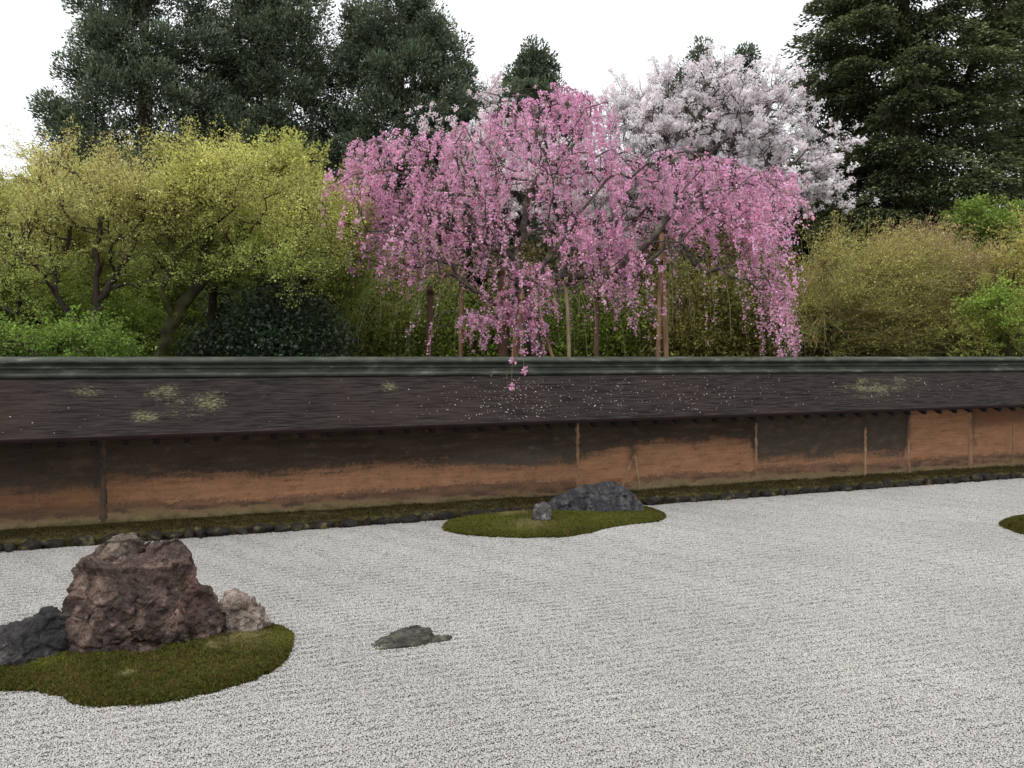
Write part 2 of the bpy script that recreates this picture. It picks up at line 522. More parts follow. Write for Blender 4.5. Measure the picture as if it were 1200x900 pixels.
# roof: weathered bark shingles in thin courses
def roof_mat():
    m, nt = mat_new('bark_shingle')
    out = N(nt, 'ShaderNodeOutputMaterial')
    tc = N(nt, 'ShaderNodeTexCoord')
    mp = N(nt, 'ShaderNodeMapping'); mp.inputs['Rotation'].default_value = (0, 0, -WANG)
    nt.links.new(tc.outputs['Object'], mp.inputs['Vector'])
    st = N(nt, 'ShaderNodeMapping'); st.inputs['Scale'].default_value = (1.0, 14, 14)
    nt.links.new(mp.outputs[0], st.inputs['Vector'])
    n1 = N(nt, 'ShaderNodeTexNoise'); n1.inputs['Scale'].default_value = 3.0; n1.inputs['Detail'].default_value = 7; n1.inputs['Roughness'].default_value = 0.7
    nt.links.new(st.outputs[0], n1.inputs['Vector'])
    r1 = N(nt, 'ShaderNodeValToRGB')
    r1.color_ramp.elements[0].position = 0.38; r1.color_ramp.elements[0].color = (*s2l(15, 13, 13), 1)
    r1.color_ramp.elements[1].position = 0.62; r1.color_ramp.elements[1].color = (*s2l(58, 52, 49), 1)
    nt.links.new(n1.outputs['Fac'], r1.inputs['Fac'])
    # brown weathering by broad patches
    n2 = N(nt, 'ShaderNodeTexNoise'); n2.inputs['Scale'].default_value = 0.7; n2.inputs['Detail'].default_value = 5
    nt.links.new(mp.outputs[0], n2.inputs['Vector'])
    r2 = N(nt, 'ShaderNodeMapRange'); r2.inputs[1].default_value = 0.5; r2.inputs[2].default_value = 0.68; r2.inputs[4].default_value = 0.4
    nt.links.new(n2.outputs['Fac'], r2.inputs[0])
    mx = N(nt, 'ShaderNodeMix', data_type='RGBA'); mx.inputs[7].default_value = (*s2l(62, 49, 41), 1)
    nt.links.new(r2.outputs[0], mx.inputs[0]); nt.links.new(r1.outputs[0], mx.inputs[6])
    # lichen
    at = N(nt, 'ShaderNodeAttribute', attribute_name='lichen')
    n3 = N(nt, 'ShaderNodeTexNoise'); n3.inputs['Scale'].default_value = 34; n3.inputs['Detail'].default_value = 6; n3.inputs['Roughness'].default_value = 0.75
    s3 = N(nt, 'ShaderNodeMapping'); s3.inputs['Scale'].default_value = (0.6, 1.6, 1.6)
    nt.links.new(mp.outputs[0], s3.inputs['Vector']); nt.links.new(s3.outputs[0], n3.inputs['Vector'])
    ad = N(nt, 'ShaderNodeMath', operation='MULTIPLY_ADD'); ad.inputs[1].default_value = 0.30
    nt.links.new(at.outputs['Fac'], ad.inputs[0]); nt.links.new(n3.outputs['Fac'], ad.inputs[2])
    r3 = N(nt, 'ShaderNodeMapRange'); r3.inputs[1].default_value = 0.70; r3.inputs[2].default_value = 0.86; r3.inputs[4].default_value = 0.75
    nt.links.new(ad.outputs[0], r3.inputs[0])
    m2 = N(nt, 'ShaderNodeMix', data_type='RGBA'); m2.inputs[7].default_value = (*s2l(128, 125, 92), 1)
    nt.links.new(r3.outputs[0], m2.inputs[0]); nt.links.new(mx.outputs[2], m2.inputs[6])
    pb = N(nt, 'ShaderNodeBsdfPrincipled'); pb.inputs['Roughness'].default_value = 0.85
    pb.inputs['Specular IOR Level'].default_value = 0.15
    nt.links.new(m2.outputs[2], pb.inputs['Base Color'])
    bp = N(nt, 'ShaderNodeBump'); bp.inputs['Strength'].default_value = 0.7; bp.inputs['Distance'].default_value = 0.012
    nt.links.new(n1.outputs['Fac'], bp.inputs['Height']); nt.links.new(bp.outputs[0], pb.inputs['Normal'])
    nt.links.new(pb.outputs[0], out.inputs['Surface'])
    return m

def build_roof():
    NC = 34
    uu = np.arange(U0, U1 + 0.01, 0.06)
    rows = []
    rng = np.random.default_rng(3)
    def lerp(t):
        off = OE + (OR + 0.02 - OE) * t
        z = z_et(uu) + (z_rb(uu) - z_et(uu)) * (t - 0.035 * math.sin(math.pi * t))
        return off, z
    for k in range(NC + 1):
        t = k / NC
        off, z = lerp(t)
        wig = 0.004 * vnoise(np.stack([uu * 1.7, np.full(len(uu), k * 3.1), np.zeros(len(uu))], 1), 5)
        step = 0.011
        if k: rows.append((off + wig, z))
        if k < NC: rows.append((off + 0.001 + wig, z + (step if k else 0)))
    V = np.stack([np.stack([A0[0] + WT[0] * uu + WN[0] * o, A0[1] + WT[1] * uu + WN[1] * o, z], 1) for o, z in rows], 1)
    nu, npf = V.shape[:2]
    U = np.repeat(uu, npf); T = np.tile(np.linspace(0, 1, npf), nu)
    V = V.reshape(-1, 3)
    i = np.arange(nu - 1)[:, None] * npf; j = np.arange(npf - 1)[None]
    F = np.stack([i + j, i + npf + j, i + npf + j + 1, i + j + 1], -1).reshape(-1, 4)
    # lichen patches where the photograph shows them
    L = np.zeros(len(V))
    for px, t0, rx, rt, s in ((95, .75, 26, .16, .8), (190, .72, 30, .2, .9), (245, .55, 28, .22, 1.), (170, .3, 26, .15, 1.), (215, .45, 40, .3, .7),
                              (60, .5, 40, .3, .35), (460, .75, 16, .15, .8), (310, .7, 12, .12, .6), (590, .75, 70, .3, .35),
                              (1030, .6, 45, .35, .85), (1075, .7, 35, .25, .8), (1010, .35, 30, .2, .6), (760, .6, 90, .3, .25), (1290, .5, 60, .3, .8), (-120, .5, 60, .3, .8)):
        u0 = u_at(px, 0.1); du = abs(u_at(px + rx, 0.1) - u0)
        L = np.maximum(L, s * np.exp(-((U - u0) / du) ** 2 - ((T - t0) / rt) ** 2))
    L = L * np.clip(1.0 + 1.1 * fbm(np.stack([U * 2.6, T * 5, U * 0], 1), 91, 4), 0.1, 1.5)
    make_mesh('roof', V, F, roof_mat(), wall, attrs={'lichen': L})
build_roof()
m_eave = noisy_mat('eave_board', s2l(26, 15, 16), s2l(42, 24, 24), scale=6, bscale=40, stretch=(1, 1, 6))
m_dark = noisy_mat('dark_timber', s2l(34, 28, 26), s2l(58, 46, 40), scale=6, bscale=40)
loft('eave_board', [(OE - 0.001, lambda u: z_et(u) + 0.001), (OE - 0.001, z_eb), (OE + 0.05, z_eb),
                    (OE + 0.07, lambda u: z_eb(u) + 0.035), (OPL + 0.05, lambda u: z_eb(u) + 0.36), (OR, lambda u: z_rb(u) - 0.04)], m_eave)
loft('back_roof', [(OC * 2 - OR, z_rb), (OC * 2 - OE, z_et), (OC * 2 - OE, z_eb), (OC * 2 - OPL, lambda u: z_eb(u) + 0.34)], m_dark)
m_ridge = noisy_mat('ridge_timber', s2l(44, 48, 40), s2l(68, 72, 62), scale=3, bscale=50, c3=s2l(112, 114, 104), c3pos=0.72, stretch=(1, 1, 3), rough=0.62)
# moulded ridge: foot board, cornice fillets, rounded cap
zt, zb = z_rt, z_rb
def zz(f): return lambda u: zb(u) + (zt(u) - zb(u)) * f
half = [(.20, -0.08), (.205, 0.06), (.20, .13), (.18, .165), (.145, .19), (.145, .40), (.175, .42), (.18, .50), (.145, .53), (.145, .66), (.20, .675), (.215, .74), (.215, .84), (.20, .91), (.16, .965), (.08, .995)]
loft('ridge_cap', [(OC - o, zz(f)) for o, f in half] + [(OC, zz(1.04))] + [(OC + o, zz(f)) for o, f in half[::-1]], m_ridge, closed=True)

# plaster with its stains
SU = np.array([-400, 25, 40, 112, 128, 200, 300, 380, 450, 540, 600, 674, 682, 733, 745, 800, 880, 890, 1010, 1017, 1060, 1067, 1134, 1140, 1200, 1260, 1800.])
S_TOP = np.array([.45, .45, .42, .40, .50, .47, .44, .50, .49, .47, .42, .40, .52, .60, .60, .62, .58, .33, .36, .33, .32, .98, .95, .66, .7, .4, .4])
S_BAND = np.array([.23, .23, .24, .22, .24, .22, .19, .21, .22, .24, .22, .2, .05, .1, .2, .22, .2, .24, .24, .2, .22, .24, .24, .24, .24, .2, .2])
S_BOT = np.array([.1, .1, .1, .08, .14, .12, .1, .09, .08, .07, .06, .06, .04, .05, .12, .13, .1, .11, .12, .09, .08, .1, .1, .1, .1, .1, .1])
def build_plaster():
    uu = np.arange(U0, U1, 0.012); vv = np.linspace(0, 1, 110)
    Ug, Vg = np.meshgrid(uu, vv, indexing='ij')
    zl, zh = z_ld(uu) - 0.06, z_eb(uu) + 0.36
    Z = zl[:, None] + (zh - zl)[:, None] * Vg
    v_vis = (Z - z_ld(uu)[:, None]) / (z_eb(uu) - z_ld(uu))[:, None]
    # photo column of every place on the face, only to look up where each stain ends
    base = A0[None] + WT[None] * uu[:, None] + WN[None] * OPL
    pxc = np.repeat((600 + base[:, 0] / base[:, 1] * 1000)[:, None], len(vv), 1)
    pn = np.stack([Ug.ravel(), Z.ravel(), np.zeros(Ug.size)], 1)
    n_str = fbm(pn * [2.2, 14, 1], 3, 5, .6).reshape(Ug.shape)
    n_med = fbm(pn * [5, 8, 1], 9, 5, .6).reshape(Ug.shape)
    n_big = fbm(pn * [0.8, 1.4, 1], 21, 4).reshape(Ug.shape)
    n_fin = fbm(pn * [26, 44, 1], 31, 4, .7).reshape(Ug.shape)
    n_drip = fbm(pn * [16, 1.6, 1], 67, 4, .6).reshape(Ug.shape)
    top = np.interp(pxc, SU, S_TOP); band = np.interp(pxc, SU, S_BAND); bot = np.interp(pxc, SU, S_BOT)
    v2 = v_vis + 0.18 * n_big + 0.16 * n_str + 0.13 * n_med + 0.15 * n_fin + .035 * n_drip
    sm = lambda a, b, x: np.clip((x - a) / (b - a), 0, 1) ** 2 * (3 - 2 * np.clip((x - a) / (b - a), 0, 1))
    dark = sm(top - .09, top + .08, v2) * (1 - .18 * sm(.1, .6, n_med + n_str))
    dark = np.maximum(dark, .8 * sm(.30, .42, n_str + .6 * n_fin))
    v3 = v_vis + 0.09 * n_str + 0.09 * n_med + 0.09 * n_fin
    bnd = (1 - sm(band - .03, band + .02, v3)) * sm(bot - .03, bot + .02, v3)
    low = 1 - sm(bot - .04, bot + .02, v3)
    ochre = s2l(156, 115, 86) * (1 + 0.4 * n_big[..., None] + 0.45 * n_med[..., None] + 0.4 * n_fin[..., None] + .35 * n_str[..., None])
    streak = fbm(pn * [1.1, 46, 1], 57, 4, .6).reshape(Ug.shape)[..., None]
    ochre = ochre * (1 + .45 * streak)
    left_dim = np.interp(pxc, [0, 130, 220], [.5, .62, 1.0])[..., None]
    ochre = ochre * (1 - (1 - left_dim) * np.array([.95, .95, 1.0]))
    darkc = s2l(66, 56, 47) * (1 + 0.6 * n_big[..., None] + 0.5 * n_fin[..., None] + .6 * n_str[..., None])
    bnd = bnd * np.clip(.7 + 1.1 * n_med + .9 * n_str, .15, 1)
    ochre = ochre * (1 - .45 * sm(.05, .5, n_str + .5 * n_big + .4 * n_fin)[..., None] * np.array([.8, .95, 1.0]))
    gy = np.clip(np.exp(-((pxc - 610) / 75) ** 2 - ((v_vis - .5) / .14) ** 2) * 0.9 + 0.5 * (np.interp(pxc, [880, 890, 1060, 1067], [0, .9, .9, 0])), 0, 1)[..., None] * (0.7 + n_med[..., None])
    darkc = darkc * (1 - gy) + s2l(92, 86, 76) * gy
    paneld = np.interp(pxc, [1062, 1068, 1134, 1140, 1300], [0, 1, 1, .8, .8])[..., None]      # right-hand panels: a paler wash
    darkc = darkc * (1 - paneld) + s2l(128, 92, 68) * paneld
    bandc = s2l(88, 72, 60) * (1 + 0.3 * n_fin[..., None])
    lowc = s2l(128, 112, 82) * (1 + 0.5 * n_med[..., None] + 0.35 * n_fin[..., None])
    moss = s2l(78, 74, 38)
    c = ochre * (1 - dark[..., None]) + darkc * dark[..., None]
    c = c * (1 - bnd[..., None]) + bandc * bnd[..., None]
    c = c * (1 - low[..., None]) + lowc * low[..., None]
    mo = (1 - sm(.0, .06, v_vis + .1 * n_med))[..., None] * 0.7
    c = c * (1 - mo) + moss * mo
    # dark vertical water marks beside the posts
    for px, wd, s in ((24, 5, .5), (114, 5, .8), (741, 5, .7), (884, 4, .6), (1063, 4, .7), (1012, 3, .5), (430, 4, .25), (1140, 3, .4)):
        k = s * np.exp(-((pxc + 5 * n_med + 3 * n_str - px) / wd) ** 2) * sm(.2, .5, v_vis)
        c = c * (1 - k[..., None]) + s2l(58, 52, 48) * k[..., None]
    bulge = 0.012 * n_big + 0.004 * n_med + 0.0015 * n_fin
    X = A0[0] + WT[0] * Ug + WN[0] * (OPL + bulge); Y = A0[1] + WT[1] * Ug + WN[1] * (OPL + bulge)
    V = np.stack([X, Y, Z], -1).reshape(-1, 3)
    nu, nv = Ug.shape
    i = np.arange(nu - 1)[:, None] * nv; j = np.arange(nv - 1)[None]
    F = np.stack([i + j, i + nv + j, i + nv + j + 1, i + j + 1], -1).reshape(-1, 4)
    m = noisy_mat('earth_plaster', (0.86, 0.86, 0.86), (1.05, 1.05, 1.05), scale=45, bscale=120, bump=0.35, bdist=0.008, tint=True, rough=0.92, spec=0.15)
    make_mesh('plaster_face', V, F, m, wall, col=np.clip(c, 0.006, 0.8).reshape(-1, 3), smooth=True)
build_plaster()
loft('wall_core', [(OPL + 0.08, 0.0), (OPL + 0.08, lambda u: z_eb(u) + 0.3), (OC * 2 - OPL, lambda u: z_eb(u) + 0.3), (OC * 2 - OPL, 0.0)], m_dark, closed=True)

# posts bedded in the plaster, proud of it by a finger's breadth
m_post = noisy_mat('weathered_post', s2l(116, 88, 66), s2l(160, 126, 94), scale=5, bscale=60, stretch=(3, 3, 0.8), c3=s2l(182, 158, 124), c3pos=0.66)
m_post_dark = noisy_mat('dark_post', s2l(52, 44, 38), s2l(92, 76, 60), scale=4, bscale=60, stretch=(3, 3, 0.8))
def wall_post(px, w, lo, hi, mat, seed, lean=0.0):
    w = w * .72
    rng = np.random.default_rng(seed)
    u0 = u_at(px, OPL)
    n = 26
    V = []
    for k in range(n + 1):
        t = k / n
        z = z_ld(u0) + (z_eb(u0) + 0.2 - z_ld(u0)) * (lo + (hi - lo) * t)
        fl = 1 + 0.35 * math.exp(-t * 9)
        a = w * fl * (0.55 + 0.9 * rng.random()) / 2; b = w * fl * (0.55 + 0.9 * rng.random()) / 2
        f = 0.010 - 0.008 * rng.random()
        taper = 1.0 if 0.04 < t < 0.95 else 0.5
        uc = u0 + lean * (t - 0.5)
        V += [W(uc - a * taper, OPL + 0.02, z), W(uc - a * taper * 0.8, OPL - f, z), W(uc + b * taper * 0.8, OPL - f, z), W(uc + b * taper, OPL + 0.02, z)]
    F = []
    for k in range(n):
        for j in range(3):
            F.append([k * 4 + j, k * 4 + j + 1, k * 4 + 5 + j, k * 4 + 4 + j])
    make_mesh('wall_post', V, np.array(F), mat, wall)
for a in ((677, .085, -.02, .80, m_post, 1), (886, .075, -.02, .72, m_post, 2), (1014, .075, -.03, .62, m_post, 3), (1137, .12, -.03, .97, m_post, 4),
          (1065, .08, -.03, .45, m_post, 5), (735, .05, 0, .42, m_post, 6, .22), (747, .05, 0, .42, m_post, 7, -.08), (1187, .05, -.02, .6, m_post, 8), (121, .10, .0, .85, m_post_dark, 9), (1262, .09, -.02, .8, m_post, 10), (-60, .1, 0, .8, m_post_dark, 11)):
    wall_post(*a)

# rafters under the eave, one mesh copied along the wall
m_raft = noisy_mat('rafter_timber', s2l(18, 12, 11), s2l(32, 24, 21), scale=6, bscale=40)
def build_rafters():
    du = 0.318
    ua = u_at(30.5, OE)
    w = 0.035
    V = []
    for o, z in ((OE + 0.055, -0.085), (OE + 0.055, -0.004), (OPL + 0.02, 0.28), (OPL + 0.02, 0.19)):
        for s in (-1, 1):
            q = WT * s * w + WN * o
            V.append((q[0], q[1], z))
    F = np.array([[0, 1, 3, 2], [0, 6, 7, 1], [2, 3, 5, 4], [0, 2, 4, 6], [1, 7, 5, 3]])
    me = None
    for k in range(-9, 72):
        u = ua + k * du
        b = W(u, 0, z_eb(u) + 0.02)
        if me is None:
            o = make_mesh('rafter', np.array(V), F, m_raft); me = o.data
        else:
            o = bpy.data.objects.new('rafter', me); COL.objects.link(o)
        o.parent = wall
        o.location = Vector(b) - wall.location
build_rafters()

# mossy footing ledge and the row of dark stones
m_ledge = noisy_mat('mossy_footing', s2l(50, 45, 28), s2l(80, 74, 38), scale=9, bscale=90, c3=s2l(112, 100, 72), c3pos=0.68, bump=0.8)
def jl(V):
    n = fbm(V * [3, 3, 3], 8, 4); f = fbm(V * 16, 18, 3)
    k = np.clip(V[:, 2:3] * 10, 0.15, 1)
    return np.stack([WN[0] * n * .03, WN[1] * n * .03, n * .016 + f * .012], 1) * k
uf = np.arange(U0, U1, 0.03)
ledge = loft('footing_ledge', [(0.11, -0.03), (0.09, 0.05), (0.07, 0.09), (0.10, 0.115), (0.16, 0.125), (0.24, 0.14), (0.32, 0.155), (OPL + 0.03, lambda u: z_ld(u) + 0.01)], m_ledge, us=uf, jitter=jl, smooth=True)

def stone_geo(rng, sub=3, rough=0.25, freq=1.6):
    bm = bmesh.new(); bmesh.ops.create_icosphere(bm, subdivisions=sub, radius=1)
    v = np.array([q.co[:] for q in bm.verts]); f = np.array([[x.index for x in q.verts] for q in bm.faces]); bm.free()
    pl_n = rnd_dir(rng, 12); pl_d = rng.uniform(0.62, 0.95, 12)
    dots = v @ pl_n.T
    r = np.min(np.where(dots > 0.05, pl_d[None] / np.maximum(dots, 0.05), 9), 1)
    r = np.minimum(r, 1.15)
    s = int(rng.integers(0, 9999))
    r = r * (1 + rough * fbm(v * freq + s, s, 4) + 0.08 * fbm(v * 6, s + 3, 3))
    return v * r[:, None], f
m_fstone = noisy_mat('foot_stone', s2l(24, 22, 20), s2l(52, 47, 41), scale=7, bscale=50, c3=s2l(98, 92, 62), c3pos=0.66, bump=0.6)
def build_foot_stones():
    rng = np.random.default_rng(12)
    u = u_at(-60, 0.0); k = 0
    while u < u_at(1260, 0.0) and k < 100:
        wd = rng.uniform(0.10, 0.32)
        h = rng.uniform(0.06, 0.105)
        v, f = stone_geo(rng, 3, 0.45, 2.2)
        v = v * np.array([wd * 0.56, 0.075, h])
        q = np.stack([v[:, 0] * WT[0] + v[:, 1] * WN[0], v[:, 0] * WT[1] + v[:, 1] * WN[1], v[:, 2]], 1) + W(u + wd / 2, 0.075 + rng.uniform(-.02, .015), 0.03 + rng.uniform(-.01, .015))
        make_mesh('foot_stone', q, f, m_fstone, wall, smooth=True)
        u += wd * rng.uniform(0.92, 1.3); k += 1
build_foot_stones()

# moss tufts
M_MOSS = leaf_mat('moss', 0.25, 0.8, 0.1)
def tufts(rng, pts, colr, h=0.012, w=0.006):
    n = len(pts)
    U = unit(np.array([0, 0, 1.0]) + rng.normal(0, .55, (n, 3))); Nn = rnd_dir(rng, n)
    L = h * rng.uniform(.5, 1.2, n)
    return leaf_quads(pts + U * L[:, None] * 0.6, U, Nn, L, w * rng.uniform(.6, 1.2, n))
def ledge_moss():
    rng = np.random.default_rng(5)
    n = 60000
    u = rng.uniform(U0 + 2, 22, n); o = 0.08 + (OPL - 0.1) * rng.random(n) ** 1.4
    z = np.interp(o, [0.07, 0.10, 0.16, 0.24, 0.32, 0.45], [0.09, 0.115, 0.125, 0.14, 0.155, 0.17])
    p = np.stack([A0[0] + WT[0] * u + WN[0] * o, A0[1] + WT[1] * u + WN[1] * o, z], 1)
    p = p + jl(p) * [0, 0, 1]
    f = fbm(np.stack([u * 1.6, o * 6, u * 0], 1), 40, 4)
    k = f > rng.uniform(-.25, .25, n)
    p, f = p[k], f[k]
    c = s2l(80, 72, 38) * (1 + .5 * f[:, None]) * rng.uniform(.6, 1.3, (len(p), 1))
    br = rng.random(len(p)) < 0.3
    c[br] = s2l(92, 78, 50) * rng.uniform(.6, 1.2, (br.sum(), 1))
    V, F = tufts(rng, p, c, 0.014, 0.008)
    o = make_mesh('moss', V, F, M_MOSS, wall, col=np.repeat(np.clip(c, .01, .5), 4, 0))
    o['kind'] = 'stuff'
ledge_moss()

# petals shed on the roof
m_petal = leaf_mat('petal', 0.2, 0.7, 0.1)
def roof_petals():
    rng = np.random.default_rng(77)
    px = np.concatenate([rng.normal(700, 110, 150), rng.normal(605, 24, 150), rng.uniform(480, 1200, 170), rng.uniform(0, 480, 25), rng.normal(835, 60, 70)])
    t = np.clip(rng.beta(1.6, 1.9, len(px)), .05, .95)
    off = OE + (OR - OE) * t
    u = np.array([u_at(a, b) for a, b in zip(px, off)])
    z = z_et(u) + (z_rb(u) - z_et(u)) * (t - 0.035 * np.sin(np.pi * t)) + 0.013
    p = np.stack([A0[0] + WT[0] * u + WN[0] * off, A0[1] + WT[1] * u + WN[1] * off, z], 1)
    nn = unit(np.array([-WN[0] * .6, -WN[1] * .6, .8]) + rng.normal(0, .2, (len(p), 3)))
    U = unit(np.cross(nn, rnd_dir(rng, len(p))))
    V, F = leaf_quads(p, U, nn, 0.0085 * rng.uniform(.4, 1.4, len(p)), 0.007 * rng.uniform(.4, 1.2, len(p)))
    c = s2l(215, 196, 196) * rng.uniform(.55, 1.1, (len(p), 1))
    o = make_mesh('fallen_petals', V, F, m_petal, col=np.repeat(c, 4, 0))
    tag(o, 'pale fallen cherry petals scattered over the dark shingle roof', 'petals', kind='stuff')
roof_petals()

# ------------------------------------------------------------------ moss islands
def resample(poly, n):
    p = np.array(poly + [poly[0]], float)
    # closed smooth curve through the corner points
    m = len(poly); q = []
    for i in range(m):
        p0, p1, p2, p3 = (np.array(poly[(i + k) % m]) for k in (-1, 0, 1, 2))
        for t in np.linspace(0, 1, 12, endpoint=False):
            q.append(0.5 * (2 * p1 + (p2 - p0) * t + (2 * p0 - 5 * p1 + 4 * p2 - p3) * t * t + (-p0 + 3 * p1 - 3 * p2 + p3) * t ** 3))
    q = np.array(q); q2 = np.vstack([q, q[:1]])
    d = np.concatenate([[0], np.cumsum(np.linalg.norm(np.diff(q2, axis=0), axis=1))])
    s = np.linspace(0, d[-1], n, endpoint=False)
    return np.stack([np.interp(s, d, q2[:, 0]), np.interp(s, d, q2[:, 1])], 1)

m_peat = noisy_mat('mossy_peat', s2l(42, 38, 20), s2l(74, 72, 32), scale=7, bscale=140, bump=0.9, c3=s2l(92, 74, 38), c3pos=0.66)
ISLES = {}
def island(key, px_outline, label, h, ntuft, seed, bright=None, dry=None):
    rng = np.random.default_rng(seed)
    poly = [tuple(G(x, y)) for x, y in px_outline]
    out = resample(poly, 360)
    wob = 0.03 * fbm(np.stack([out[:, 0] * 9, out[:, 1] * 9, out[:, 0] * 0], 1), seed, 4)
    c = out.mean(0)
    wob = wob + .014 * fbm(np.stack([out[:, 0] * 34, out[:, 1] * 34, out[:, 0] * 0], 1), seed + 50, 3)
    out = out + (out - c) / (np.linalg.norm(out - c, axis=1, keepdims=True)) * wob[:, None]
    def height(p):
        d = np.min(np.linalg.norm(p[:, None] - out[None, ::3], axis=2), axis=1)
        n = fbm(np.stack([p[:, 0] * 2.5, p[:, 1] * 2.5, p[:, 0] * 0], 1), seed + 5, 3)
        n2 = fbm(np.stack([p[:, 0] * 17, p[:, 1] * 17, p[:, 0] * 0], 1), seed + 9, 3)
        return h * (1 - np.exp(-d / 0.035)) + (0.04 * n + 0.024 * n2) * np.clip(d / .15, 0, 1) + 0.03 * np.clip(d / .6, 0, 1)
    nr = 60
    V = []
    for k in range(nr + 1):
        t = (k / nr) ** 0.6
        p = out + (c - out) * (t if k else 0)
        z = height(p) - (0.015 if k == 0 else 0)
        V.append(np.column_stack([p, z]))
    V = np.array(V).reshape(-1, 3)
    n = 360
    i = np.arange(nr)[:, None] * n; j = np.arange(n)[None]; j2 = (j + 1) % n
    F = np.stack([i + j, i + j2, i + n + j2, i + n + j], -1).reshape(-1, 4)
    root = empty('moss_island', (c[0], c[1], 0))
    tag(root, label, 'moss island')
    make_mesh('moss_mound', V, F, m_peat, root, smooth=True)
    # moss cover
    lo, hi = out.min(0), out.max(0)
    p = rng.uniform(lo - .01, hi + .01, (ntuft * 2, 2))
    # inside test by winding
    a = out; b = np.roll(out, -1, 0)
    ins = np.zeros(len(p), bool)
    for q0, q1 in zip(a[::2], np.roll(a[::2], -1, 0)):
        cnd = ((q0[1] > p[:, 1]) != (q1[1] > p[:, 1]))
        xi = q0[0] + (p[:, 1] - q0[1]) / (q1[1] - q0[1] + 1e-12) * (q1[0] - q0[0])
        ins ^= cnd & (p[:, 0] < xi)
    p = p[ins]
    # a fringe on the rim so the edge is ragged
    e = out[rng.integers(0, n, ntuft // 12)]; e = e + (c - e) * rng.uniform(0, .02, (len(e), 1)) + rng.normal(0, .006, e.shape)
    p = np.vstack([p, e])
    z = np.concatenate([height(p[s:s + 20000]) for s in range(0, len(p), 20000)])
    q = np.column_stack([p, z - .004])
    f = fbm(np.column_stack([p * 3.2, p[:, 0] * 0]), seed + 2, 4)
    f2 = fbm(np.column_stack([p * 9, p[:, 0] * 0]), seed + 3, 3)
    col = s2l(85, 86, 40) * (1 + .45 * f[:, None] + .3 * f2[:, None]) * rng.uniform(.6, 1.35, (len(p), 1))
    f3 = fbm(np.column_stack([p * 22, p[:, 0] * 0]), seed + 4, 3)
    brn = np.clip((f2 + f * .6 + .5 * f3 - .02) * 3.5, 0, .85)[:, None]
    col = col * (1 - brn) + s2l(98, 84, 46) * brn * rng.uniform(.7, 1.2, (len(p), 1))
    for spec, cc in ((bright, s2l(112, 116, 50)), (dry, s2l(146, 136, 92))):
        for (bx, by, br) in (spec or []):
            g = G(bx, by); k = np.exp(-(np.linalg.norm(p - g, axis=1) / br) ** 2 + f2 * 1.2)[:, None].clip(0, .9)
            col = col * (1 - k) + cc * k * rng.uniform(.7, 1.2, (len(p), 1))
    V, F = tufts(rng, q, col, 0.013, 0.0075)
    o = make_mesh('moss', V, F, M_MOSS, root, col=np.repeat(np.clip(col, .004, .5), 4, 0))
    o['kind'] = 'stuff'
    ISLES[key] = height

island('near', [(344, 752), (338, 770), (318, 788), (285, 802), (240, 815), (190, 825), (135, 829), (92, 827), (70, 817), (35, 811), (0, 812), (-70, 813), (-140, 800), (-170, 775), (-120, 752),
                (-40, 742), (60, 737), (160, 733), (250, 733), (312, 735), (338, 741)],
       'large near moss island under the big brown boulder', 0.045, 85000, 1, bright=[(335, 752, .16), (55, 785, .12)], dry=[(285, 757, .16), (150, 800, .05), (250, 770, .06)])
island('mid', [(519, 620), (530, 612), (570, 606), (625, 601), (700, 597), (758, 598), (779, 605), (770, 612), (742, 615), (714, 619), (692, 625), (660, 630), (610, 631), (560, 629), (530, 625)],
       'moss island in front of the wall around the long grey rock', 0.055, 60000, 2, bright=[(560, 617, .5), (700, 608, .6), (610, 622, .4)], dry=[(620, 621, .22), (600, 607, .2)])
island('far', [(1172, 616), (1180, 611), (1203, 608), (1240, 607), (1268, 613), (1262, 622), (1230, 628), (1200, 627), (1184, 622)],
       'small moss island cut by the right edge of the picture', 0.07, 26000, 3)

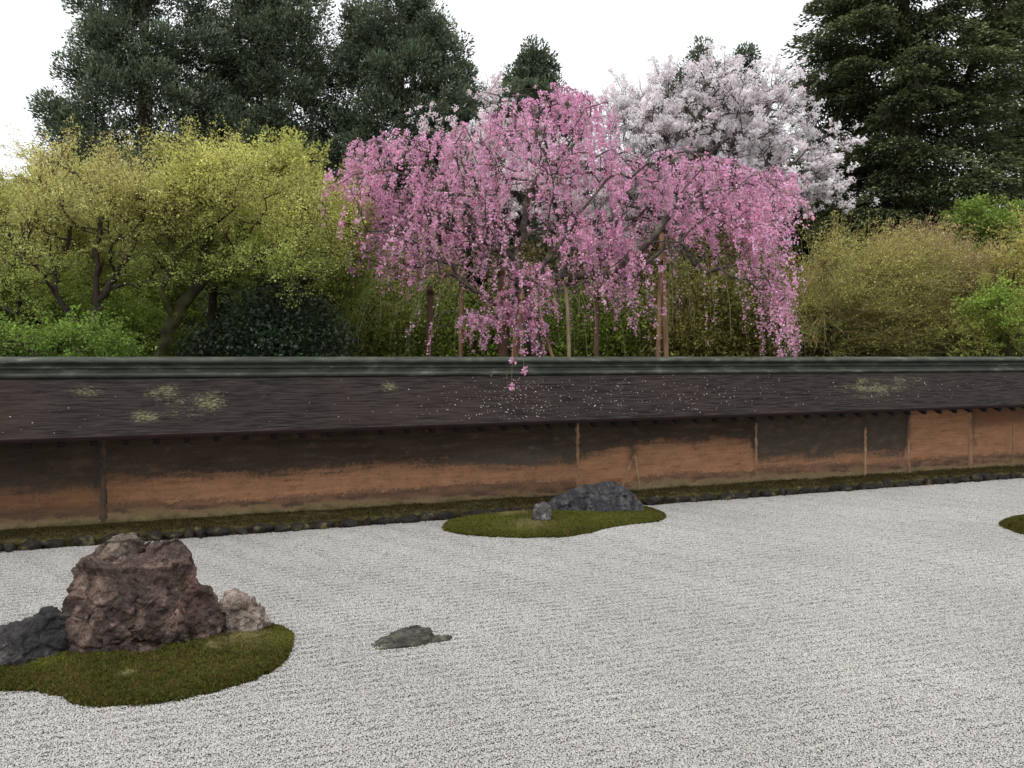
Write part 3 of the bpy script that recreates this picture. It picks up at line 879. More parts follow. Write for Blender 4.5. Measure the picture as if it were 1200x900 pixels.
# ------------------------------------------------------------------ rocks
def rock_mat(name, c1, c2, c3, scale=5, strata=None):
    m, nt = mat_new(name)
    out = N(nt, 'ShaderNodeOutputMaterial')
    tc = N(nt, 'ShaderNodeTexCoord')
    mp = N(nt, 'ShaderNodeMapping')
    if strata: mp.inputs['Scale'].default_value = strata
    nt.links.new(tc.outputs['Object'], mp.inputs['Vector'])
    n1 = N(nt, 'ShaderNodeTexNoise'); n1.inputs['Scale'].default_value = scale; n1.inputs['Detail'].default_value = 9; n1.inputs['Roughness'].default_value = 0.68; n1.inputs['Distortion'].default_value = 0.6
    nt.links.new(mp.outputs[0], n1.inputs['Vector'])
    ra = N(nt, 'ShaderNodeValToRGB'); e = ra.color_ramp.elements
    e[0].position = 0.32; e[0].color = (*c1, 1); e[1].position = 0.52; e[1].color = (*c2, 1)
    x = e.new(0.68); x.color = (*c3, 1)
    nt.links.new(n1.outputs['Fac'], ra.inputs['Fac'])
    n3 = N(nt, 'ShaderNodeTexNoise'); n3.inputs['Scale'].default_value = scale * 14; n3.inputs['Detail'].default_value = 4
    nt.links.new(tc.outputs['Object'], n3.inputs['Vector'])
    mr = N(nt, 'ShaderNodeMapRange'); mr.inputs[1].default_value = .25; mr.inputs[2].default_value = .75; mr.inputs[3].default_value = .55; mr.inputs[4].default_value = 1.5
    nt.links.new(n3.outputs['Fac'], mr.inputs[0])
    at = N(nt, 'ShaderNodeAttribute', attribute_name='tint')
    mu = N(nt, 'ShaderNodeVectorMath', operation='SCALE'); m2 = N(nt, 'ShaderNodeVectorMath', operation='MULTIPLY')
    nt.links.new(ra.outputs[0], mu.inputs[0]); nt.links.new(mr.outputs[0], mu.inputs['Scale'])
    nt.links.new(mu.outputs[0], m2.inputs[0]); nt.links.new(at.outputs['Color'], m2.inputs[1])
    pb = N(nt, 'ShaderNodeBsdfPrincipled'); pb.inputs['Roughness'].default_value = 0.78; pb.inputs['Specular IOR Level'].default_value = 0.35
    nt.links.new(m2.outputs[0], pb.inputs['Base Color'])
    n2 = N(nt, 'ShaderNodeTexNoise'); n2.inputs['Scale'].default_value = scale * 7; n2.inputs['Detail'].default_value = 8; n2.inputs['Roughness'].default_value = 0.65
    nt.links.new(mp.outputs[0], n2.inputs['Vector'])
    bp = N(nt, 'ShaderNodeBump'); bp.inputs['Strength'].default_value = 1.0; bp.inputs['Distance'].default_value = 0.035
    nt.links.new(n2.outputs['Fac'], bp.inputs['Height']); nt.links.new(bp.outputs[0], pb.inputs['Normal'])
    nt.links.new(pb.outputs[0], out.inputs['Surface'])
    return m

def rock(name, label, loc, hulls, mat, voxel, seed, amp=0.05, freq=4.0, crack=0.03, strata=None, patches=None, rz=0, chips=160, clim=.07):
    """union of convex lumps, remeshed, then broken up by noise; hull points are metres from loc"""
    Vs, Fs = [], []
    off = 0
    for h in hulls:
        bm = bmesh.new()
        for p in h: bm.verts.new(p)
        bmesh.ops.convex_hull(bm, input=bm.verts)
        loose = [v for v in bm.verts if not v.link_faces]
        bmesh.ops.delete(bm, geom=loose, context='VERTS')
        bmesh.ops.triangulate(bm, faces=bm.faces)
        bm.verts.index_update()
        Vs.append(np.array([v.co[:] for v in bm.verts])); Fs.append(np.array([[v.index for v in f.verts] for f in bm.faces]) + off)
        off += len(bm.verts); bm.free()
    o = make_mesh(name, np.concatenate(Vs), np.concatenate(Fs))
    md = o.modifiers.new('r', 'REMESH'); md.mode = 'VOXEL'; md.voxel_size = voxel
    bpy.context.view_layer.update()
    dg = bpy.context.evaluated_depsgraph_get()
    me = bpy.data.meshes.new_from_object(o.evaluated_get(dg))
    bpy.data.objects.remove(o, do_unlink=True)
    n = len(me.vertices)
    co = np.zeros(n * 3); me.vertices.foreach_get('co', co); co = co.reshape(-1, 3)
    no = np.zeros(n * 3); me.vertices.foreach_get('normal', no); no = no.reshape(-1, 3)
    crng = np.random.default_rng(seed + 900)
    dims = np.sort(co.max(0) - co.min(0)); ext = dims[1]; co0 = co.copy()
    for ci in range(chips):
        k = int(crng.integers(0, n)); p0 = co[k]; nn = no[k] + crng.normal(0, .3, 3); nn = nn / np.linalg.norm(nn)
        rr = ext * (crng.uniform(.14, .34) if ci < chips * .4 else crng.uniform(.05, .16))
        dp = rr * crng.uniform(.03, .10)
        dv = co - p0; h = dv @ nn + dp
        m = (h > 0) & ((dv ** 2).sum(1) < rr * rr) & (no @ nn > .2)
        co[m] -= np.outer(h[m], nn) * crng.uniform(.75, 1.0)
    mv = co - co0; ml = np.linalg.norm(mv, axis=1, keepdims=True); lim = clim * dims[0] * np.where(co0[:, 2:3] > co0[:, 2].max() - .22 * (co0[:, 2].max() - co0[:, 2].min()), .45, 1.0)   # summits keep their outline
    co = co0 + mv * np.minimum(1, lim / np.maximum(ml, 1e-9))
    q = co.copy()
    if strata is not None: q = q + np.outer(q @ np.array(strata[0]), np.array(strata[0])) * (strata[1] - 1)
    wv = np.stack([fbm(co * freq * .8, seed + s, 3) for s in (50, 60, 70)], 1) * 0.12
    b, s, idh, ti1 = worley((q + wv) * freq * 0.75, seed)
    b2, s2_, id2, ti2 = worley((q + wv * .5) * freq * 2.1, seed + 4)
    b3, s3_, id3, ti3 = worley((q + wv * .3) * freq * 5.0, seed + 6)
    d = .3 * amp + amp * .55 * fbm(q * freq * .5, seed + 1, 3) + amp * (0.3 * (idh - .5) + .5 * ti1) + amp * (.22 * (id2 - .5) + .32 * ti2) + amp * (.08 * (id3 - .5) + .13 * ti3)
    d = d + amp * 0.36 * (fbm(q * freq * 1.6, seed + 2, 5, .6, ridged=True) - .3)
    d = d - crack * np.exp(-((s - b) / .05) ** 2) * (0.4 + fbm(co * 3, seed + 8, 2)).clip(0, 1)
    d = d + amp * 0.16 * fbm(q * freq * 7, seed + 12, 3)
    d = d.clip(-2.0 * amp, 1.6 * amp)
    co = co + no * d[:, None]
    tint = np.ones((n, 3)) * (0.85 + 0.3 * idh[:, None]) * (1 + .3 * (id2[:, None] - .5)) * (1 + .25 * (id3[:, None] - .5))
    for (pc, pr, cc) in (patches or []):
        k = np.exp(-(np.linalg.norm((co - np.array(pc)) / np.array(pr), axis=1)) ** 2 + 1.2 * fbm(co * 9, seed + 30, 3))[:, None].clip(0, 1)
        tint = tint * (1 - k) + np.array(cc) * k
    me.vertices.foreach_set('co', co.astype(np.float32).ravel())
    a = me.color_attributes.new('tint', 'FLOAT_COLOR', 'POINT')
    c4 = np.ones((n, 4), np.float32); c4[:, :3] = tint; a.data.foreach_set('color', c4.ravel())
    me.materials.clear(); me.materials.append(mat)
    me.polygons.foreach_set('use_smooth', np.ones(len(me.polygons), bool))
    me.update()
    ob = bpy.data.objects.new(name, me); COL.objects.link(ob)
    ob.location = loc; ob.rotation_euler.z = rz
    tag(ob, label, 'rock')
    return ob

def pts(rows, sc, cx, base):
    """(px, py, y metres) -> local metres"""
    return [((x - cx) * sc, y, (base - z) * sc) for x, z, y in rows]

m_big = rock_mat('brown_chert', s2l(35, 29, 27), s2l(77, 61, 54), s2l(138, 117, 103), 5.5)
g = G(168, 758)
S = g[1] / 1000
lobeA = pts([(82, 772, -.30), (81, 772, .25), (80, 712, -.24), (84, 690, .2), (93, 668, -.12), (120, 655, -.12), (118, 650, .12), (138, 634, -.02), (146, 633, .06), (157, 646, -.05), (165, 655, .1),
             (175, 676, -.16), (172, 700, -.34), (120, 700, -.32), (90, 730, -.34), (178, 774, -.40), (120, 772, -.44), (92, 774, -.38), (170, 772, .35), (110, 700, .28)], S, 168, 772)
lobeB = pts([(150, 772, -.36), (160, 660, -.10), (165, 655, .12), (180, 646, -.02), (200, 643, .02), (196, 645, .14), (222, 672, .02), (247, 708, -.05), (249, 716, .12), (262, 748, -.10), (260, 756, .15),
             (252, 772, -.12), (232, 772, -.22), (205, 700, -.25), (180, 690, -.25), (210, 772, .36), (160, 772, .36), (240, 740, -.18), (195, 730, -.33)], S, 168, 772)
lobeC = pts([(100, 776, -.40), (130, 778, -.45), (170, 774, -.43), (215, 768, -.36), (205, 745, -.36), (120, 750, -.43), (165, 740, -.40), (100, 790, 0), (220, 790, 0)], S, 168, 772)
rock('rock', 'big rugged purple-brown boulder on the near moss island', (g[0], g[1] + 0.06, -0.01), [[(x * .98, y * 1.04, z * .95) for x, y, z in h] for h in (lobeA, lobeB, lobeC)], m_big, 0.0085, 3, amp=0.042, freq=5.5, crack=0.03, clim=.085, chips=150,
     strata=((0.35, 0.1, 0.93), 1.5), patches=[((-.17, 0, .82), (.16, .3, .12), (1.25, 1.45, 1.5)), ((.38, -.05, .55), (.08, .3, .3), (1.3, 1.05, 1.02)), ((.0, -.4, .1), (.4, .2, .15), (.85, .85, .9))])
m_small = rock_mat('pale_chert', s2l(78, 68, 61), s2l(132, 117, 106), s2l(180, 166, 152), 7)
g = G(284, 746); S = g[1] / 1000
rock('rock', 'small pale pinkish rock at the right foot of the big boulder', (g[0], g[1] + .05, .04), [pts([(255, 748, -.1), (256, 735, .12), (258, 712, -.04), (262, 704, .02), (268, 703, .08), (285, 708, -.03), (300, 720, .05), (305, 728, -.05), (312, 742, 0), (312, 748, .1),
     (300, 750, -.12), (275, 750, -.15), (270, 730, -.14), (258, 758, .1), (310, 758, .05)], S, 284, 748)], m_small, 0.008, 21, amp=0.03, freq=9, crack=.02)
m_dk = rock_mat('dark_basalt', s2l(26, 25, 26), s2l(54, 51, 51), s2l(104, 98, 94), 6)
g = G(20, 782); S = g[1] / 1000
rock('rock', 'low dark grey rock against the left side of the big boulder', (g[0] - .09, g[1] + .10, -.06), [pts([(-90, 790, -.2), (-95, 770, .1), (-40, 752, -.1), (-10, 748, .05), (15, 738, 0), (32, 742, -.15), (45, 724, .05), (58, 719, .1), (76, 726, .12), (84, 745, 0), (82, 775, -.1),
     (60, 775, -.2), (20, 786, -.28), (-30, 792, -.3), (0, 760, -.22), (90, 790, .3), (-90, 790, .3), (50, 745, -.12)], S, 20, 786)], m_dk, 0.011, 33, amp=0.05, freq=6, crack=.03)
m_long = rock_mat('lichened_blue_stone', s2l(38, 37, 40), s2l(66, 65, 68), s2l(108, 108, 104), 9, strata=(1.6, 1.6, 0.8))
g = G(690, 606); S = g[1] / 1000
rock('rock', 'long humped blue-grey rock lying on the middle moss island', (g[0], g[1] + .22, -.02), [pts([(632, 612, -.1), (636, 600, -.12), (648, 590, -.1), (675, 578, -.08), (700, 572, -.05), (715, 570, 0), (732, 576, -.08), (748, 588, -.08), (754, 598, -.1), (752, 606, -.18), (700, 608, -.32), (655, 612, -.28),
     (640, 612, .3), (750, 610, .35), (680, 580, .2), (730, 578, .2), (660, 592, -.2), (720, 585, -.2), (650, 622, .2), (750, 622, .2)], S, 690, 610)], m_long, 0.012, 41, amp=0.045, freq=5, crack=.006)
m_little = rock_mat('pale_spotted_stone', s2l(50, 48, 48), s2l(92, 88, 86), s2l(158, 152, 144), 9)
g = G(635, 617); S = g[1] / 1000
rock('rock', 'small upright spotted grey stone beside the long humped rock', (g[0], g[1], .05), [pts([(624, 616, -.05), (626, 604, -.04), (629, 597, 0), (637, 595, .03), (645, 599, 0), (646, 610, -.05), (643, 616, -.08), (634, 619, -.1), (628, 616, .12), (645, 615, .12), (636, 606, -.1), (630, 626, 0), (642, 626, 0)], S, 635, 619)],
     m_little, 0.011, 52, amp=0.035, freq=8, crack=.02)
m_flat = rock_mat('flat_grey_stone', s2l(40, 38, 34), s2l(84, 81, 72), s2l(136, 132, 112), 9, strata=(1, 1, 3))
g = G(480, 752); S = g[1] / 1000
rock('rock', 'flat low grey rock sunk alone in the open gravel', (g[0], g[1], -.012), [[((x - 480) * S, y, z) for x, y, z in ((433, -.06, .01), (440, -.02, .03), (456, .05, .065), (470, .09, .08), (486, .12, .10), (503, .10, .085), (509, .02, .05), (500, -.08, .045), (478, -.17, .04), (455, -.19, .025), (440, -.15, .015),
     (435, .05, -.06), (500, .2, -.06), (512, -.03, -.06), (475, -.14, -.06), (445, -.14, -.06))],
     [((x - 480) * S, y, z) for x, y, z in ((500, .06, .045), (503, -.05, .035), (529, .07, .035), (528, .03, .03), (515, -.03, .02), (500, .15, -.05), (528, .1, -.05), (505, -.1, -.05))]],
     m_flat, 0.006, 63, amp=0.014, freq=11, crack=.012, strata=((0, .3, .95), 1.6))

# ------------------------------------------------------------------ trees: wood and leaves
m_bark = noisy_mat('dark_bark', s2l(38, 32, 28), s2l(72, 62, 52), scale=7, bscale=40, stretch=(2, 2, 0.5), bump=0.7, bdist=0.03)
m_bark_moss = noisy_mat('mossy_bark', s2l(34, 29, 21), s2l(62, 60, 29), scale=5, bscale=40, bump=0.7, c3=s2l(86, 90, 38), c3pos=0.62, bdist=0.03)
m_bark_grey = noisy_mat('grey_cherry_bark', s2l(50, 44, 42), s2l(92, 82, 76), scale=7, bscale=40, bump=0.6, c3=s2l(120, 120, 96), c3pos=0.68, bdist=0.03)
m_bark_cedar = noisy_mat('cedar_bark', s2l(58, 44, 36), s2l(96, 74, 60), scale=4, bscale=30, stretch=(3, 3, .4), bump=0.7, bdist=0.04)
M_MAPLE = leaf_mat('young_maple_leaf', 0.4, 0.6, 0.15, (1.05, 1.05, .8))
M_BLOOM = leaf_mat('cherry_blossom', 0.45, 0.7, 0.1, (1.0, .98, 1.0))
M_PALE = leaf_mat('pale_cherry_blossom', 0.55, 0.7, 0.1, (1.0, 1.0, 1.0))
M_NEEDLE = leaf_mat('conifer_spray', 0.22, 0.6, 0.25)
M_GLOSS = leaf_mat('glossy_leaf', 0.12, 0.35, 0.5)
M_BUSH = leaf_mat('bush_leaf', 0.3, 0.6, 0.2)

def tree(name, label, cat, base, chains, crowns, bark, group=None, sides=6):
    """crowns: list of (part name, V, F, colour per leaf, material)"""
    root = empty(name, tuple(base))
    tag(root, label, cat, group)
    V, F = tubes(chains, sides)
    make_mesh('trunk', V, F, bark, root, smooth=True)
    for nm, V, F, c, m in crowns:
        make_mesh(nm, V, F, m, root, col=np.repeat(np.clip(c, .003, .95), 4, 0))
    return root

def trunk_line(rng, pts_, sub=5, wob=0.03):
    p = np.array(pts_, float); q = []
    for i in range(len(p) - 1):
        for t in np.linspace(0, 1, sub, endpoint=False):
            q.append(p[i] + (p[i + 1] - p[i]) * t + rng.normal(0, wob, 3) * (0 if i == 0 and t == 0 else 1))
    q.append(p[-1])
    return np.array(q)

def leaf_cloud(rng, tips, per, sx, sz, L, Wd, cols, flat=0.6, droop=0.0, cvar=0.25):
    """per leaves round each tip; cols (len(tips),3)"""
    k = np.repeat(np.arange(len(tips)), per)
    n = len(k)
    off = rng.normal(0, 1, (n, 3)) * [sx, sx, sz]
    off[:, 2] -= droop * (off[:, 0] ** 2 + off[:, 1] ** 2) / max(sx, 1e-6)
    C = tips[k] + off
    Nn = unit(np.array([0, 0, 1.0]) * flat + rng.normal(0, 1, (n, 3)) * (1 - flat * .6))
    U = rnd_dir(rng, n)
    V, F = leaf_quads(C, U, Nn, L * np.exp(rng.normal(-.05, .35, n)), Wd * np.exp(rng.normal(-.05, .35, n)))
    c = cols[k] * (1 + rng.normal(0, cvar, (n, 1))).clip(.4, 1.8)
    return V, F, c

def twig_fans(rng, tips, dirs, per, length, r, spread, upb):
    ch = []; ends = []; mids = []
    for a, d in zip(tips, dirs):
        for _ in range(per):
            v = unit(d + rng.normal(0, spread, 3) + np.array([0, 0, upb]))
            L = length * rng.uniform(.5, 1.3)
            m = a + v * L * .5 + rng.normal(0, .03 * L, 3)
            e = a + v * L + rng.normal(0, .06 * L, 3)
            ch.append((np.array([a, m, e]), np.array([r, r * .75, r * .4])))
            ends.append(e); mids.append(m)
    return ch, np.array(ends), np.array(mids)

# --- maples behind the left half of the wall
m_twig = noisy_mat('tan_twig', s2l(122, 104, 70), s2l(166, 146, 102), scale=3, bscale=30)
m_twig_dk = noisy_mat('brown_twig', s2l(62, 50, 40), s2l(96, 82, 60), scale=3, bscale=30)
def carve(at, seed, f, thr):
    return at[fbm(at * np.array([f, f, f * 1.5]), seed + 77, 3) > thr] if thr > -1 else at
def maple(label, group, seed, d, trunk_px, blobs, n, per, col_lo, col_hi, ylo, yhi, bark, r_trunk, leaf=0.021, name='maple_tree', fans=5, fan_len=.5, upb=.6, sx=.055, sz=.022, cvar=.22, flat=.6, spread=.55,
          limbs=(), thr=.02, cf=1.0, twig=None, rt=.0032, sweep=0.0, down=0.0):
    rng = np.random.default_rng(seed)
    blobs = [(b[0], b[1], b[2] - down) + tuple(b[3:]) for b in blobs]
    tr = [P(x, y, d + dd) for x, y, dd in trunk_px]
    tr[0][2] = 0.0
    tl = trunk_line(rng, tr, 5, .02)
    lb = [trunk_line(rng, [P(x, y, d + dd) for x, y, dd in l], 4, .02) for l in limbs]
    at = carve(ell_points(rng, blobs, int(n * 1.8)), seed, cf, thr)[:n]
    X, R, tips, dirs, ch = grow(rng, tl, at, seg=.25, wob=.14, alpha=.25, r_tip=.008, p=.40, r_trunk=r_trunk, min_h=1.2, limbs=lb)
    dirs = unit(dirs + np.array([sweep, 0, 0]))
    fch, ends, mids = twig_fans(rng, tips, dirs, fans, fan_len, rt, spread, upb)
    st_ = np.repeat(tips, fans, 0)  # leaves sit along the twigs
    src = np.vstack([st_ * (1 - t) ** 2 + 2 * mids * t * (1 - t) + ends * t * t for t in (.3, .5, .68, .84, 1.)])
    py = HZ - (src[:, 2] - EYE) / src[:, 1] * 1000
    t = np.clip((py - yhi) / (ylo - yhi) + rng.normal(0, .12, len(src)), 0, 1)[:, None]
    # young growth at the top is bronze, older leaves lower down are green
    cols = col_hi * (1 - t) + col_lo * t
    cols = cols * (1 + .35 * fbm(src * 1.1, seed, 3)[:, None] + rng.normal(0, .15, (len(src), 1))).clip(.4, 1.8)
    V, F, c = leaf_cloud(rng, src, per, sx, sz, leaf, leaf * .62, cols, flat, .2, cvar)
    root = tree(name, label, 'tree', tr[0], ch, [('crown', V, F, c, M_MAPLE)], bark, group)
    V, F = tubes(fch, 3)
    make_mesh('twigs', V, F, twig or m_twig_dk, root)
    return root

BRONZE, YEL, GRN, LIME = s2l(200, 192, 130), s2l(202, 200, 124), s2l(148, 168, 84), s2l(144, 178, 76)
MG = 'maples in young leaf behind the wall'
maple('bronze-topped maple with a low forked dark trunk, second from the left', MG, 101, 13.4,
      [(108, 640, 0), (107, 420, 0), (105, 393, 0), (116, 352, .1), (128, 335, .1), (150, 300, .3), (168, 262, .3), (165, 225, .3)],
      [pblob(110, 235, 70, 50, 13.6, 1.4), pblob(190, 255, 60, 50, 13.8, 1.3), pblob(70, 280, 50, 40, 13.5, 1.2), pblob(100, 192, 50, 20, 13.8, 1.0), pblob(70, 180, 25, 18, 13.8, .6), pblob(140, 205, 45, 30, 13.8, 1.0), pblob(130, 300, 60, 28, 13.4, 1.0, .6)],
      470, 9, GRN, BRONZE, 390, 205, m_bark, .075, leaf=.016, fan_len=.5, upb=.8, thr=.07, cf=1.15, rt=.0045, down=.22,
      limbs=[[(105, 393, 0), (82, 368, -.1), (66, 345, -.1), (64, 322, 0), (42, 305, 0), (22, 300, .1), (12, 275, .1)], [(64, 322, 0), (85, 270, .1), (98, 235, .1)], [(116, 352, .1), (112, 300, .2), (120, 250, .3)]])
maple('yellow-green maple with a slanting mossy trunk beside the dark evergreen shrub', MG, 102, 13.2,
      [(160, 650, 0), (182, 425, 0), (202, 378, 0), (225, 345, .1), (250, 318, .15), (275, 295, .2), (300, 262, .3)],
      [pblob(250, 225, 70, 45, 13.5, 1.4), pblob(300, 215, 60, 40, 13.6, 1.3), pblob(355, 250, 55, 40, 13.7, 1.2), pblob(330, 290, 60, 30, 13.4, 1.0), pblob(240, 185, 60, 22, 13.7, 1.0), pblob(200, 205, 45, 35, 13.6, 1.0), pblob(225, 280, 60, 40, 13.3, 1.1, .8), pblob(395, 255, 30, 40, 13.9, .9), pblob(250, 165, 30, 12, 13.7, .6)],
      600, 9, GRN, YEL, 370, 195, m_bark_moss, .105, leaf=.016, fan_len=.5, upb=.8, thr=.07, cf=1.15, rt=.0045, down=.30,
      limbs=[[(225, 345, .1), (240, 300, .2), (250, 260, .3), (265, 215, .3)], [(250, 318, .15), (300, 305, .2), (350, 280, .3), (380, 255, .4)], [(202, 378, 0), (190, 340, -.2), (205, 300, -.2), (195, 260, 0)]])
maple('sparse maple at the far left with pale sky showing through its branches', MG, 103, 14.6,
      [(-30, 620, 0), (-20, 420, 0), (0, 340, 0), (22, 300, .1), (30, 260, .1), (55, 215, .1)],
      [pblob(10, 260, 40, 45, 14.6, 1.1), pblob(-50, 260, 70, 70, 14.8, 1.4), pblob(30, 320, 45, 35, 14.3, 1.0), pblob(55, 190, 22, 24, 14.6, .7), pblob(5, 215, 30, 16, 14.6, .7)],
      230, 8, GRN, YEL, 380, 190, m_bark, .11, leaf=.017, fan_len=.5, upb=.8, rt=.0045, down=.25, limbs=[[(0, 340, 0), (-20, 280, 0), (5, 240, 0)], [(22, 300, 0), (5, 262, 0), (-5, 235, 0)]])
maple('low green maple spreading in tiers along the wall top at the left edge', MG, 104, 15.2,
      [(-10, 640, 0), (10, 440, 0), (40, 400, 0), (75, 375, 0)],
      [pblob(20, 372, 75, 34, 15.2, .9), pblob(120, 385, 70, 30, 15.3, .8), pblob(-80, 370, 60, 45, 15.2, 1.0), pblob(165, 400, 50, 18, 15.0, .7, .8)],
      260, 9, s2l(112, 134, 62), s2l(136, 156, 78), 420, 330, m_bark, .09, upb=.05, leaf=.024)
maple('small bright green maple spray just above the wall at the far left', MG, 106, 12.4,
      [(60, 690, 0), (50, 440, 0), (40, 412, 0), (25, 400, 0)],
      [pblob(25, 398, 60, 16, 12.4, .6), pblob(105, 408, 50, 10, 12.5, .6), pblob(-50, 390, 50, 22, 12.4, .8)],
      90, 8, s2l(108, 136, 62), s2l(134, 160, 78), 420, 370, m_bark, .04, upb=.05, leaf=.022)
maple('broad pale maple filling the view behind the forked dark trunk', MG, 107, 17.5,
      [(60, 580, 0), (70, 420, 0), (80, 340, 0), (90, 270, 0)],
      [pblob(90, 230, 80, 40, 17.5, 1.3), pblob(30, 330, 60, 50, 17.5, 1.3), pblob(120, 300, 70, 50, 17.5, 1.3), pblob(170, 350, 50, 40, 17.5, 1.2), pblob(80, 390, 90, 30, 17.5, 1.2)],
      560, 12, s2l(134, 160, 74), s2l(186, 188, 116), 390, 210, m_bark, .09, leaf=.018, down=.3, thr=-.1)
maple('broad yellow maple filling the view behind the slanting mossy trunk', MG, 108, 17.0,
      [(240, 590, 0), (245, 420, 0), (250, 340, 0), (255, 270, 0)],
      [pblob(240, 225, 80, 40, 17, 1.3), pblob(300, 270, 80, 45, 17, 1.3), pblob(220, 300, 60, 45, 17, 1.3), pblob(370, 310, 55, 50, 17.2, 1.3), pblob(190, 370, 40, 35, 16.8, 1.0)],
      520, 12, s2l(130, 156, 72), s2l(190, 190, 116), 370, 200, m_bark, .09, leaf=.018, down=.3, thr=-.1)
maple('lime-tinted maple half hidden between the yellow maple and the pink cherry', MG, 105, 16.5,
      [(350, 600, 0), (345, 420, 0), (350, 340, 0), (362, 280, .1)],
      [pblob(375, 235, 50, 38, 16.5, 1.3), pblob(335, 210, 45, 28, 16.6, 1.2), pblob(405, 290, 35, 50, 16.6, 1.0), pblob(350, 300, 50, 40, 16.5, 1.2)],
      380, 9, GRN, s2l(182, 184, 108), 360, 190, m_bark, .11, leaf=.025)

# --- rusty feathery maples and shrubs behind the right part
RUST = s2l(184, 162, 128)
RG = 'budding shrubs and maples behind the right end of the wall'
maple('feathery olive shrub with long sweeping twigs right of the pink cherry', RG, 111, 19.0,
      [(985, 560, 0), (985, 425, 0), (975, 400, 0), (985, 360, 0)],
      [pblob(960, 350, 42, 42, 19.0, 1.4), pblob(955, 305, 32, 20, 19.1, 1.0), pblob(1025, 320, 50, 32, 19.2, 1.2), pblob(1010, 368, 60, 26, 18.8, 1.0)],
      420, 6, s2l(136, 144, 76), s2l(186, 182, 112), 400, 260, m_bark, .07, leaf=.018, fans=12, fan_len=1.1, upb=.3, sx=.05, sz=.025, spread=.3, thr=.04, twig=m_twig, rt=.006, sweep=.9, down=.45)
maple('rusty budding maple with a brown top beneath the tall dark fir', RG, 112, 19.6,
      [(1075, 560, 0), (1078, 425, 0), (1085, 390, 0), (1090, 340, 0)],
      [pblob(1085, 308, 50, 32, 19.6, 1.3), pblob(1060, 286, 45, 14, 19.9, 1.0), pblob(1120, 335, 45, 35, 19.4, 1.2), pblob(1070, 360, 60, 26, 19.2, 1.1)],
      400, 6, s2l(148, 148, 86), RUST, 400, 255, m_bark, .07, leaf=.018, fans=10, fan_len=.9, upb=.4, sx=.05, sz=.025, spread=.42, thr=.05, twig=m_twig, rt=.006, sweep=.5, down=.45)
maple('yellowish budding maple at the right edge above the wall', RG, 113, 18.4,
      [(1175, 560, 0), (1178, 425, 0), (1172, 380, 0), (1165, 330, 0)],
      [pblob(1165, 296, 50, 22, 18.6, 1.3), pblob(1200, 328, 50, 36, 18.6, 1.3), pblob(1150, 378, 55, 24, 18.0, 1.0), pblob(1240, 300, 60, 60, 18.8, 1.3)],
      420, 6, s2l(146, 158, 78), s2l(198, 186, 112), 400, 250, m_bark, .07, leaf=.02, fans=6, fan_len=.55, upb=.2, sx=.05, sz=.025, spread=.5, thr=.06, twig=m_twig, rt=.0055, down=.3)
maple('fresh bright green spray of leaves low at the right above the wall', RG, 114, 17.2,
      [(1185, 560, 0), (1185, 430, 0), (1180, 395, 0)],
      [pblob(1160, 358, 20, 9, 17.2, .5), pblob(1180, 372, 22, 10, 17.2, .5), pblob(1200, 395, 24, 14, 17.2, .6)],
      34, 7, s2l(118, 142, 58), s2l(146, 170, 80), 410, 345, m_bark, .035, leaf=.026, name='green_shrub', upb=.05)
maple('slim green tree rising between the rusty maples and the dark fir', RG, 115, 22.5,
      [(1160, 540, 0), (1160, 425, 0), (1158, 330, 0), (1160, 270, 0)],
      [pblob(1150, 268, 26, 26, 22.5, .8), pblob(1195, 275, 40, 30, 22.8, .9), pblob(1170, 310, 45, 35, 22.4, .9)],
      170, 9, s2l(96, 116, 56), s2l(130, 150, 74), 340, 245, m_bark, .07, leaf=.034)

# --- dense shrubs
def bush(label, group, seed, d, blobs, n, per, col, leaf, mat, name='shrub', asp=.55, sx=.16, sz=.12, cvar=.3, bark=m_bark, shell=.55, stem_px=None, tipcol=None):
    rng = np.random.default_rng(seed)
    b0 = blobs[0]
    base = np.array([b0[0], b0[1], 0.0]) if stem_px is None else np.array([P(stem_px, HZ, d)[0], d, 0])
    tl = trunk_line(rng, [base, base + [0, 0, .5 * (b0[2])], [b0[0], b0[1], b0[2]]], 5, .03)
    at = ell_points(rng, blobs, n, shell)
    at = at[at[:, 2] > .3]
    X, R, tips, dirs, ch = grow(rng, tl, at, seg=.4, wob=.08, alpha=.2, r_tip=.006, p=.42, r_trunk=.07, min_h=.2)
    cols = np.tile(col, (len(tips), 1)) * (1 + .35 * fbm(tips * 1.4, seed, 3)[:, None] + rng.normal(0, .12, (len(tips), 1))).clip(.4, 1.8)
    if tipcol is not None:
        k = (rng.random(len(tips)) < .25)[:, None]
        cols = np.where(k, tipcol, cols)
    V, F, c = leaf_cloud(rng, tips, per, sx, sz, leaf, leaf * asp, cols, .45, .2, cvar)
    return tree(name, label, 'shrub', base, ch, [('crown', V, F, c, mat)], bark, group)

